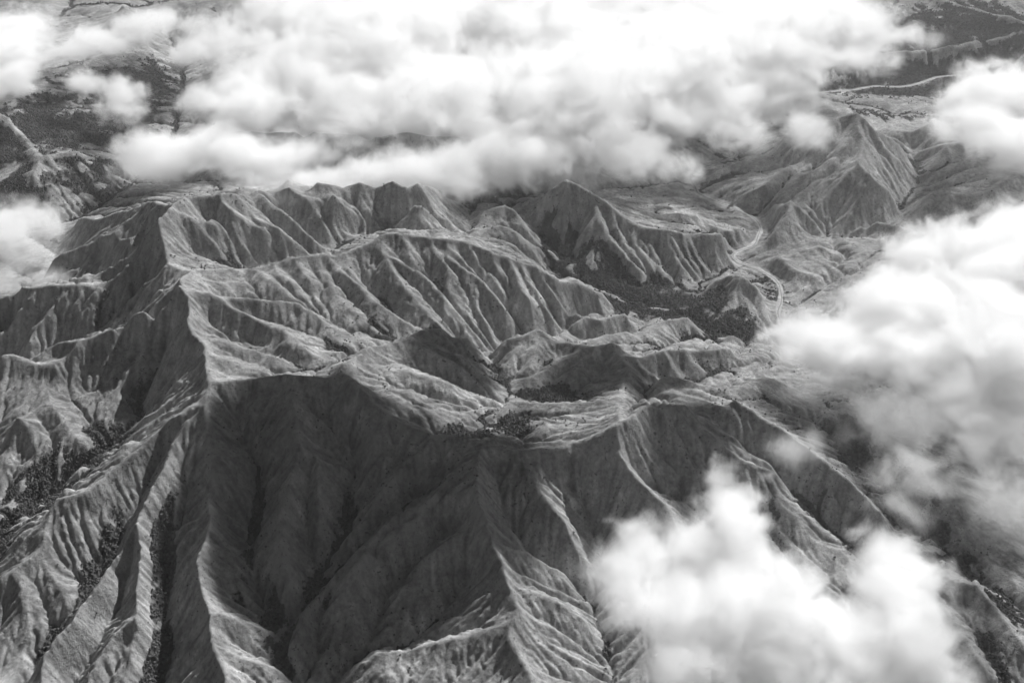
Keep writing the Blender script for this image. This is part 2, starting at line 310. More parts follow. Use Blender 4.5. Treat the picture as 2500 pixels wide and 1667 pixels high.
('s', [(762,4516,229),(817,4443,194)]),
('g', [(250,4463,254),(166,4381,233),(98,4320,225)]),
('g', [(403,4419,249),(362,4284,232)]),
('g', [(571,4398,246),(664,4360,207)]),
('g', [(717,4485,232),(770,4394,193)]),
('s', [(-431,4323,348),(-331,4283,295),(-212,4240,253)]),
('s', [(-416,4101,320),(-256,4067,274)]),
('g', [(-423,4201,317),(-293,4171,274),(-151,4147,243)]),
('s', [(-233,4304,313),(-154,4285,263)]),
('s', [(540,3788,410),(576,3752,334),(626,3725,266)]),
('s', [(626,3806,391),(685,3753,319),(747,3725,251)]),
('g', [(591,3802,372),(661,3734,289),(724,3716,220)]),
('s', [(739,4136,251),(858,4055,228),(968,3934,198)]),
('s', [(671,4113,266),(785,4000,251),(896,3891,220),(1012,3818,175)]),
('g', [(704,4113,251),(813,3967,228),(925,3859,190)]),
('v', [(-6600,1720,-420),(-2500,1720,-420),(0,1720,-420),(2500,1720,-420),(6600,1720,-420)]),
('v', [(-2250,6450,215),(-1800,6250,300),(-1500,6150,335),(-1250,6080,330),(-1000,6060,300),(-600,6080,270),(-300,6120,240),(0,6250,205),(400,6450,150),(800,6700,80),(1150,6950,22)]),
('r', [(-1150,5680,520),(-1130,5850,440),(-1100,6000,360)]),
('r', [(-480,5640,520),(-420,5820,420),(-380,5980,330)]),
('r', [(-1700,6600,420),(-1300,6500,470),(-1000,6550,430),(-600,6480,460),(-200,6600,380),(200,6750,330)]),
('v', [(1624,4757,-6),(2700,4500,-15),(4000,4300,-40),(6600,4200,-80)]),
('v', [(-2943,5516,160),(-3600,5300,120),(-6600,5200,40)]),
('v', [(-2000,3445,30),(-2600,2700,-90),(-3200,1720,-420)]),
('v', [(-2315,4630,118),(-3000,3900,20),(-4200,3300,-120),(-5200,1720,-420)]),
('v', [(-1595,2817,0),(-1515,2350,-90),(-1436,1720,-420)]),
('v', [(-1452,2817,0),(-1379,2350,-90),(-1307,1720,-420)]),
('v', [(-1150,2817,0),(-1092,2350,-90),(-1035,1720,-420)]),
('v', [(-712,2808,9),(-676,2350,-90),(-641,1720,-420)]),
('v', [(-683,2806,11),(-649,2350,-90),(-615,1720,-420)]),
('v', [(-603,2808,9),(-573,2350,-90),(-543,1720,-420)]),
('v', [(337,2824,-8),(320,2350,-90),(303,1720,-420)]),
('r', [(-1499,2753,68),(-1424,2380,-22),(-1349,1900,-300)]),
('r', [(-1373,2760,61),(-1304,2380,-29),(-1236,1900,-300)]),
('r', [(-1232,2760,61),(-1170,2380,-29),(-1109,1900,-300)]),
('r', [(-896,2708,116),(-851,2380,26),(-806,1900,-300)]),
('r', [(65,2710,114),(62,2380,24),(58,1900,-300)]),
('v', [(853,3102,30),(1150,2700,-60),(1300,1720,-420)]),
('v', [(1478,2887,-23),(2000,2300,-200),(2100,1720,-420)]),
('v', [(1870,3085,-30),(2600,2600,-200),(3000,1720,-420)]),
('v', [(2001,3698,0),(3000,3300,-120),(4200,2600,-300),(5000,1720,-420)]),
('v', [(2084,4420,-8),(3600,4100,-60),(4000,4300,-40)]),
]

# ------------------------------------------------------------------ terrain heights
def noise2(x, y, scale, seed):
    """Smooth gradient noise (-1..1) at the points x, y."""
    g = np.random.default_rng(seed)
    ang = g.uniform(0, 2 * np.pi, 65536)
    gx, gy = np.cos(ang), np.sin(ang)
    X = x / scale + 1000.0
    Y = y / scale + 1000.0
    i = np.floor(X).astype(np.int64); j = np.floor(Y).astype(np.int64)
    fx = X - i; fy = Y - j
    def hsh(a, b):
        return ((a * 73856093) ^ (b * 19349663)) & 65535
    def dot(a, b, dx, dy):
        k = hsh(a, b)
        return gx[k] * dx + gy[k] * dy
    u = fx * fx * fx * (fx * (fx * 6 - 15) + 10)
    v = fy * fy * fy * (fy * (fy * 6 - 15) + 10)
    a = dot(i, j, fx, fy) * (1 - u) + dot(i + 1, j, fx - 1, fy) * u
    b = dot(i, j + 1, fx, fy - 1) * (1 - u) + dot(i + 1, j + 1, fx - 1, fy - 1) * u
    return (a * (1 - v) + b * v) * 1.5

def fbm(x, y, scale, octs, seed, gain=0.5):
    s = 0.0; amp = 1.0
    for o in range(octs):
        s = s + amp * noise2(x, y, scale, seed + o * 17)
        scale *= 0.5; amp *= gain
    return s

def blur(a, n, times=2):
    """Box blur of half width n cells."""
    for _ in range(times):
        for ax in (0, 1):
            p = [(0, 0), (0, 0)]; p[ax] = (n + 1, n)
            c = np.cumsum(np.pad(a, p, mode='edge'), axis=ax)
            if ax == 0: a = (c[2 * n + 1:] - c[:-2 * n - 1]) / (2 * n + 1)
            else: a = (c[:, 2 * n + 1:] - c[:, :-2 * n - 1]) / (2 * n + 1)
    return a

def sample(a, x0, y0, d, x, y):
    """Bicubic (Catmull-Rom) lookup of the grid a (rows are y)."""
    X = np.clip((x - x0) / d, 1.001, a.shape[1] - 2.01); Y = np.clip((y - y0) / d, 1.001, a.shape[0] - 2.01)
    i = np.floor(X).astype(np.int64); j = np.floor(Y).astype(np.int64)
    u = X - i; v = Y - j
    def w(t):
        return (-.5 * t + t * t - .5 * t ** 3, 1 - 2.5 * t * t + 1.5 * t ** 3, .5 * t + 2 * t * t - 1.5 * t ** 3, -.5 * t * t + .5 * t ** 3)
    wx, wy = w(u), w(v)
    out = 0.0
    for q in range(4):
        row = 0.0
        for p in range(4):
            row = row + wx[p] * a[j + q - 1, i + p - 1]
        out = out + wy[q] * row
    return out

def lin(a, x0, y0, d, x, y):
    X = np.clip((x - x0) / d, 0, a.shape[1] - 1.001); Y = np.clip((y - y0) / d, 0, a.shape[0] - 1.001)
    i = np.floor(X).astype(np.int64); j = np.floor(Y).astype(np.int64)
    u = X - i; v = Y - j
    return (a[j, i] * (1 - u) + a[j, i + 1] * u) * (1 - v) + (a[j + 1, i] * (1 - u) + a[j + 1, i + 1] * u) * v

X0, X1, Y0, Y1 = -6600.0, 6600.0, 1700.0, 13700.0

def skeleton_points(step, kinds='rv'):
    """Dense points along every crest and valley line, gently wandering, with their heights."""
    P = []
    for n, (kind, pts) in enumerate(SKEL):
        if kind not in kinds: continue
        g = np.random.default_rng(n)
        for a, b in zip(pts, pts[1:]):
            L = math.hypot(a[0] - b[0], a[1] - b[1])
            k = max(1, int(L / step))
            t = np.arange(k + 1) / k
            P.append(np.stack([a[0] + (b[0] - a[0]) * t, a[1] + (b[1] - a[1]) * t, a[2] + (b[2] - a[2]) * t, np.full(k + 1, 1.0 if kind in 'rs' else 0.0)], 1))
    return np.concatenate(P)

def membrane():
    """Height surface stretched between the crest and valley lines, coarse to fine."""
    h = None
    for d in (384.0, 192.0, 96.0, 48.0, 24.0, 12.0):
        nx = int((X1 - X0) / d) + 1; ny = int((Y1 - Y0) / d) + 1
        P = skeleton_points(d * 0.5)
        if d <= 48:
            P = P.copy()
            wx = fbm(P[:, 0], P[:, 1], 120, 2, 5) * 9; wy = fbm(P[:, 0], P[:, 1], 120, 2, 9) * 9
            P[:, 0] += wx; P[:, 1] += wy
        i = np.clip(np.rint((P[:, 0] - X0) / d).astype(int), 0, nx - 1); j = np.clip(np.rint((P[:, 1] - Y0) / d).astype(int), 0, ny - 1)
        s = np.zeros((ny, nx)); c = np.zeros((ny, nx))
        np.add.at(s, (j, i), P[:, 2]); np.add.at(c, (j, i), 1)
        fix = c > 0
        val = np.where(fix, s / np.maximum(c, 1), 0)
        xs = X0 + np.arange(nx) * d; ys = Y0 + np.arange(ny) * d
        if h is None:
            h = np.full((ny, nx), 200.0)
        else:
            XX, YY = np.meshgrid(xs, ys)
            h = lin(h, X0, Y0, dprev, XX, YY)
        h[fix] = val[fix]
        free = ~fix
        jj, ii = np.indices(h.shape)
        red = free & ((ii + jj) % 2 == 0); blk = free & ((ii + jj) % 2 == 1)
        iters = {384.0: 300, 192.0: 120, 96.0: 100, 48.0: 80, 24.0: 40, 12.0: 12}[d]
        for _ in range(iters):
            for m in (red, blk):
                p = np.pad(h, 1, mode='edge')
                av = (p[:-2, 1:-1] + p[2:, 1:-1] + p[1:-1, :-2] + p[1:-1, 2:]) * 0.25
                h = np.where(m, h + 1.5 * (av - h) if d > 12 else av, h)
        dprev = d
    return h, d

def crease(h, d):
    """Knife edges on the crest lines and V notches on the valley lines."""
    ny, nx = h.shape
    up = np.zeros(h.shape); dn = np.zeros(h.shape)
    P = skeleton_points(d, 'rvsg')
    P[:, 0] += fbm(P[:, 0], P[:, 1], 120, 2, 5) * 9; P[:, 1] += fbm(P[:, 0], P[:, 1], 120, 2, 9) * 9
    n = 6
    for (x, y, z, r) in P:
        i = int(round((x - X0) / d)); j = int(round((y - Y0) / d))
        if not (n < i < nx - n - 1 and n < j < ny - n - 1): continue
        XX = X0 + np.arange(i - n, i + n + 1)[None] * d - x; YY = Y0 + np.arange(j - n, j + n + 1)[:, None] * d - y
        q = np.clip(1 - np.hypot(XX, YY) / 66.0, 0, 1)
        t = up if r > 0.5 else dn
        w = t[j - n:j + n + 1, i - n:i + n + 1]
        np.maximum(w, q, out=w)
    return h + 22.0 * up - 14.0 * dn * (1 - up)

def flood(h, eps):
    """Cut a way out of every pit so that each cell drains to the border."""
    ny, nx = h.shape
    H = h.ravel().tolist()
    par = [-1] * (ny * nx)
    done = bytearray(ny * nx)
    pq = []
    for i in range(nx):
        for k in (i, (ny - 1) * nx + i):
            if not done[k]: done[k] = 1; pq.append((H[k], k))
    for j in range(ny):
        for k in (j * nx, j * nx + nx - 1):
            if not done[k]: done[k] = 1; pq.append((H[k], k))
    heapq.heapify(pq)
    push, pop = heapq.heappush, heapq.heappop
    offs = (-1, 1, -nx, nx, -nx - 1, -nx + 1, nx - 1, nx + 1)
    last = ny * nx
    while pq:
        z, k = pop(pq)
        for o in offs:
            q = k + o
            if 0 <= q < last and not done[q]:
                done[q] = 1
                par[q] = k
                zq = H[q]
                if zq <= z:
                    lev = zq; p = k
                    while p >= 0 and H[p] >= lev:
                        lev -= eps
                        H[p] = lev
                        p = par[p]
                push(pq, (zq, q))
    return np.array(H).reshape(ny, nx)

def drain(h, d, g):
    """Receiver of every cell (steepest way down, a little random), order from low to high, and drained area."""
    ny, nx = h.shape
    best = np.zeros((ny, nx)); rec = np.arange(ny * nx).reshape(ny, nx).copy(); dist = np.full((ny, nx), d)
    idx = np.arange(ny * nx).reshape(ny, nx)
    for dj in (-1, 0, 1):
        for di in (-1, 0, 1):
            if not (dj or di): continue
            L = d * math.hypot(dj, di)
            a = (slice(max(0, -dj), ny - max(0, dj)), slice(max(0, -di), nx - max(0, di)))
            b = (slice(max(0, dj), ny + min(0, dj)), slice(max(0, di), nx + min(0, di)))
            s = np.zeros((ny, nx)); s[a] = (h[a] - h[b]) / L
            s *= g.uniform(0.75, 1.25, (ny, nx))
            m = s > best
            tgt = np.zeros((ny, nx), np.int64); tgt[a] = idx[b]
            best = np.where(m, s, best); rec = np.where(m, tgt, rec); dist = np.where(m, L, dist)
    order = np.argsort(h, axis=None)
    rl = rec.ravel().tolist(); A = [d * d] * (ny * nx)
    for k in order[::-1].tolist():
        r = rl[k]
        if r != k: A[r] += A[k]
    return rl, order, np.array(A).reshape(ny, nx), dist

def erode(h, d, iters, kdt, g, keep, keep_n, keep_w, talus):
    ny, nx = h.shape
    for it in range(iters):
        rl, order, A, dist = drain(h, d, g)
        k = (kdt * np.sqrt(A) / dist)
        kl = k.ravel().tolist(); H = h.ravel().tolist()
        for c in order.tolist():
            r = rl[c]
            if r != c:
                q = kl[c]; H[c] = (H[c] + q * H[r]) / (1 + q)
        h = np.array(H).reshape(ny, nx)
        # scree: slopes steeper than the talus angle slump
        for _ in range(2):
            for ax in (0, 1):
                df = np.diff(h, axis=ax)
                ex = np.clip(np.abs(df) - talus * d, 0, None) * np.sign(df) * 0.22
                if ax == 0: h[:-1] += ex; h[1:] -= ex
                else: h[:, :-1] += ex; h[:, 1:] -= ex
        if keep is not None:
            h = h + keep_w * blur(keep - h, keep_n, 2)
    return h, A

def make_heights():
    h, d = membrane()
    h = crease(h, d)
    ny, nx = h.shape
    xs = X0 + np.arange(nx) * d; ys = Y0 + np.arange(ny) * d
    XX, YY = np.meshgrid(xs, ys)
    gy_, gx_ = np.gradient(blur(h, 3), d)
    slope = np.hypot(gx_, gy_)
    far = np.clip((YY - 6500) / 2500, 0, 1)
    h = h + fbm(XX, YY, 900, 3, 21) * 60 * far
    rough = np.clip(slope / 0.42, 0.32, 1.3) * np.clip(0.75 + 0.9 * fbm(XX, YY, 520, 2, 71), 0.3, 1.5)
    rough = np.where((h < 130) & (slope < 0.2), 0.14, rough)
    h = h + fbm(XX, YY, 330, 2, 51) * 27.0 * rough + fbm(XX, YY, 150, 4, 33, 0.5) * 13.0 * rough
    base = h.copy()
    g = np.random.default_rng(11)
    h = flood(h, 0.02)
    h, A = erode(h, d, 8, 0.06, g, base, 20, 0.35, 1.3)
    
    # finer relief on the near half
    e = 6.0
    fx0, fx1, fy0, fy1 = -2700.0, 2700.0, 2150.0, 5900.0
    mx = int((fx1 - fx0) / e) + 1; my = int((fy1 - fy0) / e) + 1
    FX, FY = np.meshgrid(fx0 + np.arange(mx) * e, fy0 + np.arange(my) * e)
    f = sample(h, X0, Y0, d, FX, FY)
    gy_, gx_ = np.gradient(blur(f, 3), e)
    sl = np.hypot(gx_, gy_)
    f = f + fbm(FX, FY, 60, 3, 77, 0.55) * 3.6 * np.clip(sl / 0.5, 0.15, 1.2) * np.clip(0.7 + 0.9 * fbm(FX, FY, 380, 2, 171), 0.2, 1.5)
    fb = f.copy()
    f = flood(f, 0.01)
    f, FA = erode(f, e, 5, 0.012, g, fb, 12, 0.35, 1.4)
    # blend the fine patch into the wide grid
    edge = np.minimum(np.minimum(FX - fx0, fx1 - FX), np.minimum(FY - fy0, fy1 - FY))
    w = np.clip(edge / 250.0, 0, 1)
    f = sample(h, X0, Y0, d, FX, FY) * (1 - w) + f * w
    return h, A, f, FA, d, e, fx0, fx1, fy0, fy1
RIVERS = [
([(1332,5131,-4),(1343,5293,-3),(1402,5552,-3),(1338,5735,-2),(1273,5792,0),(1229,5839,0),(1212,5891,2),(1232,5939,2),(1288,5986,2),(1339,6033,3),(1387,6131,3),(1418,6222,4),(1421,6303,5),(1406,6375,5),(1373,6449,6),(1310,6513,7),(1243,6566,8),(1165,6675,10),(1125,6732,10),(1117,6814,10),(1110,6907,11),(1108,6990,12),(1133,7052,12),(1184,7101,12),(1248,7138,13),(1337,7200,14),(1417,7264,14),(1457,7324,15),(1446,7383,15),(1393,7437,15)], 27.0),
([(3814,8699,30),(3440,8776,28),(3356,8844,27),(3204,8811,26),(3144,8766,26),(3036,8679,25),(2913,8612,24),(2794,8599,24),(2682,8614,23),(2527,8548,22),(2406,8524,21),(2249,8486,20),(2111,8486,20),(1808,8260,18),(1486,7773,16),(1393,7437,15)], 30.0),
]

HG, HA, HF, HFA, GD, FD, FX0, FX1, FY0, FY1 = make_heights()

def smooth_line(pts, step):
    """Catmull-Rom through the points, resampled about every step metres."""
    P = np.array(pts, float)
    Q = np.concatenate([[2 * P[0] - P[1]], P, [2 * P[-1] - P[-2]]])
    out = []
    for k in range(1, len(Q) - 2):
        n = max(2, int(np.hypot(*(Q[k + 1] - Q[k])[:2]) / step))
        for t in np.arange(n) / n:
            out.append(0.5 * (2 * Q[k] + (Q[k + 1] - Q[k - 1]) * t + (2 * Q[k - 1] - 5 * Q[k] + 4 * Q[k + 1] - Q[k + 2]) * t * t + (3 * Q[k] - Q[k - 1] - 3 * Q[k + 1] + Q[k + 2]) * t ** 3))
    out.append(P[-1])
    return np.array(out)

RIVER_LINES = [(smooth_line(p, 14.0), w) for p, w in RIVERS]

def level_river(H, x0, y0, d):
    """A flat gravel floor along the rivers."""
    ny, nx = H.shape
    dist = np.full(H.shape, 1e9); zz = np.zeros(H.shape)
    for line, w in RIVER_LINES:
        for (x, y, z) in line:
            i0 = int((x - 130 - x0) / d); i1 = int((x + 130 - x0) / d) + 1
            j0 = int((y - 130 - y0) / d); j1 = int((y + 130 - y0) / d) + 1
            i0, i1, j0, j1 = max(0, i0), min(nx, i1), max(0, j0), min(ny, j1)
            if i0 >= i1 or j0 >= j1: continue
            XX = x0 + np.arange(i0, i1)[None] * d - x; YY = y0 + np.arange(j0, j1)[:, None] * d - y
            q = np.hypot(XX, YY) - w * 0.5
            s = dist[j0:j1, i0:i1]; m = q < s
            s[m] = q[m]; zz[j0:j1, i0:i1][m] = z
    t = np.clip(1 - (dist - 6) / 90.0, 0, 1); t = t * t * (3 - 2 * t)
    t = np.where(dist < 6, 1, t)
    return H * (1 - t) + (zz - 1.2) * t


def grow(a, n):
    """Widen the drained-area lines to the width of a gully floor."""
    for _ in range(n):
        p = np.pad(a, 1, mode='edge')
        a = np.maximum(a, 0.92 * np.maximum(np.maximum(p[:-2, 1:-1], p[2:, 1:-1]), np.maximum(p[1:-1, :-2], p[1:-1, 2:])))
    return a

LA = grow(np.log10(HA), 1)
LFA = grow(np.log10(HFA), 3)

def fall_lines(H, d, seed, steps):
    """Fine noise smeared down the slope: rills and streaks that follow the fall line (about -2..2)."""
    ny, nx = H.shape
    n = np.random.default_rng(seed).normal(size=H.shape)
    n = n + 0.8 * blur(np.random.default_rng(seed + 1).normal(size=H.shape), 1, 1) * 3
    gy, gx = np.gradient(blur(H, 2, 2), d)
    m = np.hypot(gx, gy) + 1e-6
    gx, gy = gx / m, gy / m
    J, I = np.indices(H.shape).astype(float)
    acc = n.copy()
    for sgn in (-1, 1):
        x, y = I.copy(), J.copy()
        for k in range(steps):
            i = np.clip(np.rint(x).astype(int), 0, nx - 1); j = np.clip(np.rint(y).astype(int), 0, ny - 1)
            x = x + sgn * gx[j, i]; y = y + sgn * gy[j, i]
            i = np.clip(np.rint(x).astype(int), 0, nx - 1); j = np.clip(np.rint(y).astype(int), 0, ny - 1)
            acc += n[j, i] * (1 - k / steps)
    acc -= blur(acc, 8, 1)
    return acc / acc.std(), np.clip(m / 0.5, 0, 1.2)

SG, SGS = fall_lines(HG, GD, 5, 7)
SF, SFS = fall_lines(HF, FD, 15, 11)
HG = HG + SG * SGS * 0.7
HF = HF + SF * SFS * 0.9
HG = level_river(HG, X0, Y0, GD)
HF = level_river(HF, FX0, FY0, FD)

def streaks(x, y):
    a = lin(SG, X0, Y0, GD, x, y); b = lin(SF, FX0, FY0, FD, x, y)
    inside = (x > FX0 + 12) & (x < FX1 - 12) & (y > FY0 + 12) & (y < FY1 - 12)
    return np.where(inside, b, a)

def ground(x, y):
    """Height of the ground at the points x, y."""
    x = np.asarray(x, float); y = np.asarray(y, float)
    a = sample(HG, X0, Y0, GD, x, y)
    b = sample(HF, FX0, FY0, FD, x, y)
    inside = (x > FX0 + 12) & (x < FX1 - 12) & (y > FY0 + 12) & (y < FY1 - 12)
    return np.where(inside, b, a)

def area(x, y):
    a = lin(LA, X0, Y0, GD, x, y)
    b = lin(LFA, FX0, FY0, FD, x, y)
    inside = (x > FX0 + 120) & (x < FX1 - 120) & (y > FY0 + 120) & (y < FY1 - 120)
    return np.where(inside, b, a)

# ------------------------------------------------------------------ terrain mesh: rows and columns widen with distance
def grid_mesh(name, XX, YY, ZZ):
    ny, nx = XX.shape
    co = np.stack([XX, YY, ZZ], -1).reshape(-1, 3).astype(np.float32)
    a = (np.arange(ny - 1)[:, None] * nx + np.arange(nx - 1)[None]).ravel()
    quads = np.stack([a, a + 1, a + nx + 1, a + nx], 1).astype(np.int32)
    me = bpy.data.meshes.new(name)
    me.vertices.add(len(co)); me.vertices.foreach_set('co', co.ravel())
    me.loops.add(quads.size); me.loops.foreach_set('vertex_index', quads.ravel())
    me.polygons.add(len(quads))
    me.polygons.foreach_set('loop_start', np.arange(0, quads.size, 4, dtype=np.int32))
    me.polygons.foreach_set('use_smooth', np.ones(len(quads), bool))
    me.update(calc_edges=True)
    return me

rows = [1800.0]
while rows[-1] < 13500:
    rows.append(rows[-1] + max(4.4, min(22.0, (rows[-1]) * 0.00165)))
rows = np.array(rows)
NXV = 1180
half = 900 + rows * 0.44
half = np.minimum(half, 6500)
TX = np.linspace(-1, 1, NXV)[None] * half[:, None]
TY = np.repeat(rows[:, None], NXV, 1)
TZ = ground(TX, TY)
print('terrain grid', TX.shape)
terrain = bpy.data.objects.new('terrain', grid_mesh('terrain', TX, TY, TZ))
COL.objects.link(terrain)
terrain['kind'] = 'structure'
terrain['label'] = 'knife-edged grassy mountain ridges cut by steep gullies'
WOODS = [(380,5514,190,159,1.0),(559,5356,186,173,1.0),(759,5286,226,190,1.0),(913,5199,162,185,0.95),(1052,5047,139,138,1.0),(238,5708,87,192,1.0),(936,5711,131,119,0.8),(1326,5555,107,113,0.9),(1143,5905,135,99,0.8),(-1578,3954,115,85,1.0),(-1696,3830,129,94,1.0),(-1829,3674,126,127,1.0),(-1890,3563,93,110,1.0),(-1890,3423,60,139,1.0),(-1454,3341,32,124,1.0),(-1484,3171,36,127,1.0),(-1242,3274,26,155,1.0),(-1206,3090,28,164,1.0),(-1172,2919,30,134,1.0),(-929,3373,24,276,0.9),(-822,3030,35,100,1.0),(-749,2900,41,133,1.0),(-700,3161,71,105,0.8),(-620,3373,44,138,0.75),(-1522,2975,83,78,0.7),(-1408,3130,36,63,0.8),(170,4176,127,77,1.0),(-158,3799,95,44,1.0),(16,3882,80,84,1.0),(-61,4333,61,81,0.9),(124,4433,53,50,0.8),(-541,4847,65,99,0.8),(-573,4581,72,162,0.9),(-320,4884,47,80,0.8),(-338,4526,53,106,0.8),(-736,4306,51,82,0.8),(-1292,4967,76,74,0.9),(-1841,4756,74,112,0.8),(-1562,4176,51,123,0.8),(-431,4321,103,66,0.6),(881,4498,108,68,0.8),(852,4919,116,69,0.8),(274,4601,91,42,0.7),(647,4673,111,50,0.7),(1385,4234,104,124,0.85),(1383,3995,100,143,0.95),(1499,3725,112,129,0.95),(1541,3563,93,109,0.95),(1621,3367,105,113,0.95),(1716,3195,87,128,0.95),(1608,2920,69,96,0.9),(1169,3624,94,100,0.8),(1311,3411,90,115,0.8),(1154,3912,65,84,0.7),(1793,3937,116,139,0.75),(989,3491,76,95,0.8),(-2495,7646,244,476,1),(-2534,7054,279,349,0.95),(-2911,6926,274,479,1),(-2908,7734,217,333,0.8),(-2381,8223,100,548,0.8),(-2705,6165,136,280,0.95),(-2401,6358,163,235,0.95),(-1127,6960,150,274,1),(-1882,8341,174,475,0.75),(-1784,7239,155,292,0.7),(2794,8930,621,454,1.0),(3617,9273,480,541,1.0),(2126,8707,273,387,0.9),(2226,8297,264,132,0.8),(2437,8310,235,131,0.6),(2526,7872,168,176,0.7),(2742,7845,224,175,0.6),(1512,7330,159,212,0.9),(1343,7685,164,312,0.8),(1053,7054,128,267,0.7),(2523,6988,64,197,0.7),(1259,6867,151,159,0.7),(1049,7530,161,304,0.8),(3002,7102,154,138,0.6),(-23,6266,139,113,0.8),(-227,6133,91,110,0.8)]

# ------------------------------------------------------------------ materials
def mat(name):
    m = bpy.data.materials.new(name)
    m.use_nodes = True
    nt = m.node_tree
    nt.nodes.clear()
    out = nt.nodes.new('ShaderNodeOutputMaterial')
    return m, nt, out

def nd(nt, kind, **kw):
    n = nt.nodes.new(kind)
    for k, v in kw.items():
        if k.startswith('i_'):
            n.inputs[k[2:]].default_value = v
        else:
            setattr(n, k, v)
    return n

def mth(nt, op, a, b=None, c=None, clamp=False):
    n = nt.nodes.new('ShaderNodeMath'); n.operation = op; n.use_clamp = clamp
    for i, q in enumerate((a, b, c)):
        if q is None: continue
        if isinstance(q, (int, float)): n.inputs[i].default_value = q
        else: nt.links.new(q, n.inputs[i])
    return n.outputs[0]

def tex(nt, pos, scale, detail, rough=0.55, stretch=None, dist=0.0):
    n = nd(nt, 'ShaderNodeTexNoise')
    n.inputs['Scale'].default_value = scale
    n.inputs['Detail'].default_value = detail
    n.inputs['Roughness'].default_value = rough
    n.inputs['Distortion'].default_value = dist
    if stretch:
        mp = nd(nt, 'ShaderNodeVectorMath', operation='MULTIPLY')
        mp.inputs[1].default_value = stretch
        nt.links.new(pos, mp.inputs[0]); pos = mp.outputs[0]
    nt.links.new(pos, n.inputs['Vector'])
    return n.outputs['Fac']

def ramp(nt, v, a, b):
    n = nd(nt, 'ShaderNodeMapRange'); n.interpolation_type = 'SMOOTHSTEP'
    n.inputs['From Min'].default_value = a; n.inputs['From Max'].default_value = b
    nt.links.new(v, n.inputs['Value'])
    return n.outputs['Result']

def lerp(nt, f, a, b):
    n = nd(nt, 'ShaderNodeMix'); n.data_type = 'FLOAT'
    for s, q in ((0, f), (2, a), (3, b)):
        if isinstance(q, (int, float)): n.inputs[s].default_value = q
        else: nt.links.new(q, n.inputs[s])
    return n.outputs[0]

def ground_material():
    m, nt, out = mat('grass_and_scrub')
    geo = nd(nt, 'ShaderNodeNewGeometry')
    pos = geo.outputs['Position']
    veg = nd(nt, 'ShaderNodeAttribute', attribute_name='scrub').outputs['Fac']
    bare = nd(nt, 'ShaderNodeAttribute', attribute_name='bare').outputs['Fac']
    big = tex(nt, pos, 1 / 420, 4, 0.6)
    mid = tex(nt, pos, 1 / 70, 5, 0.62)
    fin = tex(nt, pos, 1 / 15, 5, 0.72)
    streak = tex(nt, pos, 1 / 26, 4, 0.6, (1.0, 1.0, 0.22))
    g = lerp(nt, ramp(nt, big, 0.3, 0.7), 0.30, 0.45)
    g = mth(nt, 'MULTIPLY', g, lerp(nt, ramp(nt, mid, 0.28, 0.72), 0.72, 1.22))
    g = mth(nt, 'MULTIPLY', g, lerp(nt, ramp(nt, fin, 0.3, 0.7), 0.77, 1.2))
    g = mth(nt, 'MULTIPLY', g, lerp(nt, ramp(nt, streak, 0.3, 0.7), 0.85, 1.12))
    rill = nd(nt, 'ShaderNodeAttribute', attribute_name='rill').outputs['Fac']
    g = mth(nt, 'MULTIPLY', g, mth(nt, 'MULTIPLY_ADD', rill, 0.14, 1.0))
    g = mth(nt, 'MAXIMUM', g, 0.03)
    # thin bare soil on crests and slips
    b = ramp(nt, mth(nt, 'ADD', bare, mth(nt, 'MULTIPLY', mth(nt, 'SUBTRACT', mid, 0.5), 1.6)), 0.3, 0.75)
    g = lerp(nt, b, g, 0.36)
    # low bushes: dark, speckled
    vv = ramp(nt, mth(nt, 'ADD', veg, mth(nt, 'MULTIPLY', mth(nt, 'SUBTRACT', fin, 0.5), 1.3)), 0.26, 0.58)
    dark = lerp(nt, ramp(nt, fin, 0.3, 0.7), 0.07, 0.13)
    g = lerp(nt, vv, g, dark)
    # lone bushes dotted over the grass
    dots = ramp(nt, tex(nt, pos, 1 / 13, 2, 0.6), 0.60, 0.68)
    clump = ramp(nt, mid, 0.42, 0.6)
    g = lerp(nt, mth(nt, 'MULTIPLY', mth(nt, 'MULTIPLY', dots, clump), 0.8), g, 0.09)
    comb = nd(nt, 'ShaderNodeCombineColor')
    for k in range(3): nt.links.new(g, comb.inputs[k])
    bs = nd(nt, 'ShaderNodeBsdfDiffuse')
    bs.inputs['Roughness'].default_value = 0.6
    nt.links.new(comb.outputs[0], bs.inputs['Color'])
    bh = mth(nt, 'ADD', mth(nt, 'MULTIPLY', fin, 5.0), mth(nt, 'MULTIPLY', streak, 7.0))
    bh = mth(nt, 'ADD', bh, mth(nt, 'MULTIPLY', tex(nt, pos, 1 / 4.0, 2, 0.6), 0.9))
    bump = nd(nt, 'ShaderNodeBump')
    bump.inputs['Strength'].default_value = 0.8
    bump.inputs['Distance'].default_value = 1.0
    nt.links.new(bh, bump.inputs['Height'])
    nt.links.new(bump.outputs[0], bs.inputs['Normal'])
    nt.links.new(bs.outputs[0], out.inputs['Surface'])
    return m

def plain(name, lo, hi, scale):
    m, nt, out = mat(name)
    geo = nd(nt, 'ShaderNodeNewGeometry')
    f = tex(nt, geo.outputs['Position'], scale, 3, 0.6)
    g = lerp(nt, ramp(nt, f, 0.3, 0.7), lo, hi)
    comb = nd(nt, 'ShaderNodeCombineColor')
    for k in range(3): nt.links.new(g, comb.inputs[k])
    bs = nd(nt, 'ShaderNodeBsdfDiffuse')
    nt.links.new(comb.outputs[0], bs.inputs['Color'])
    nt.links.new(bs.outputs[0], out.inputs['Surface'])
    return m

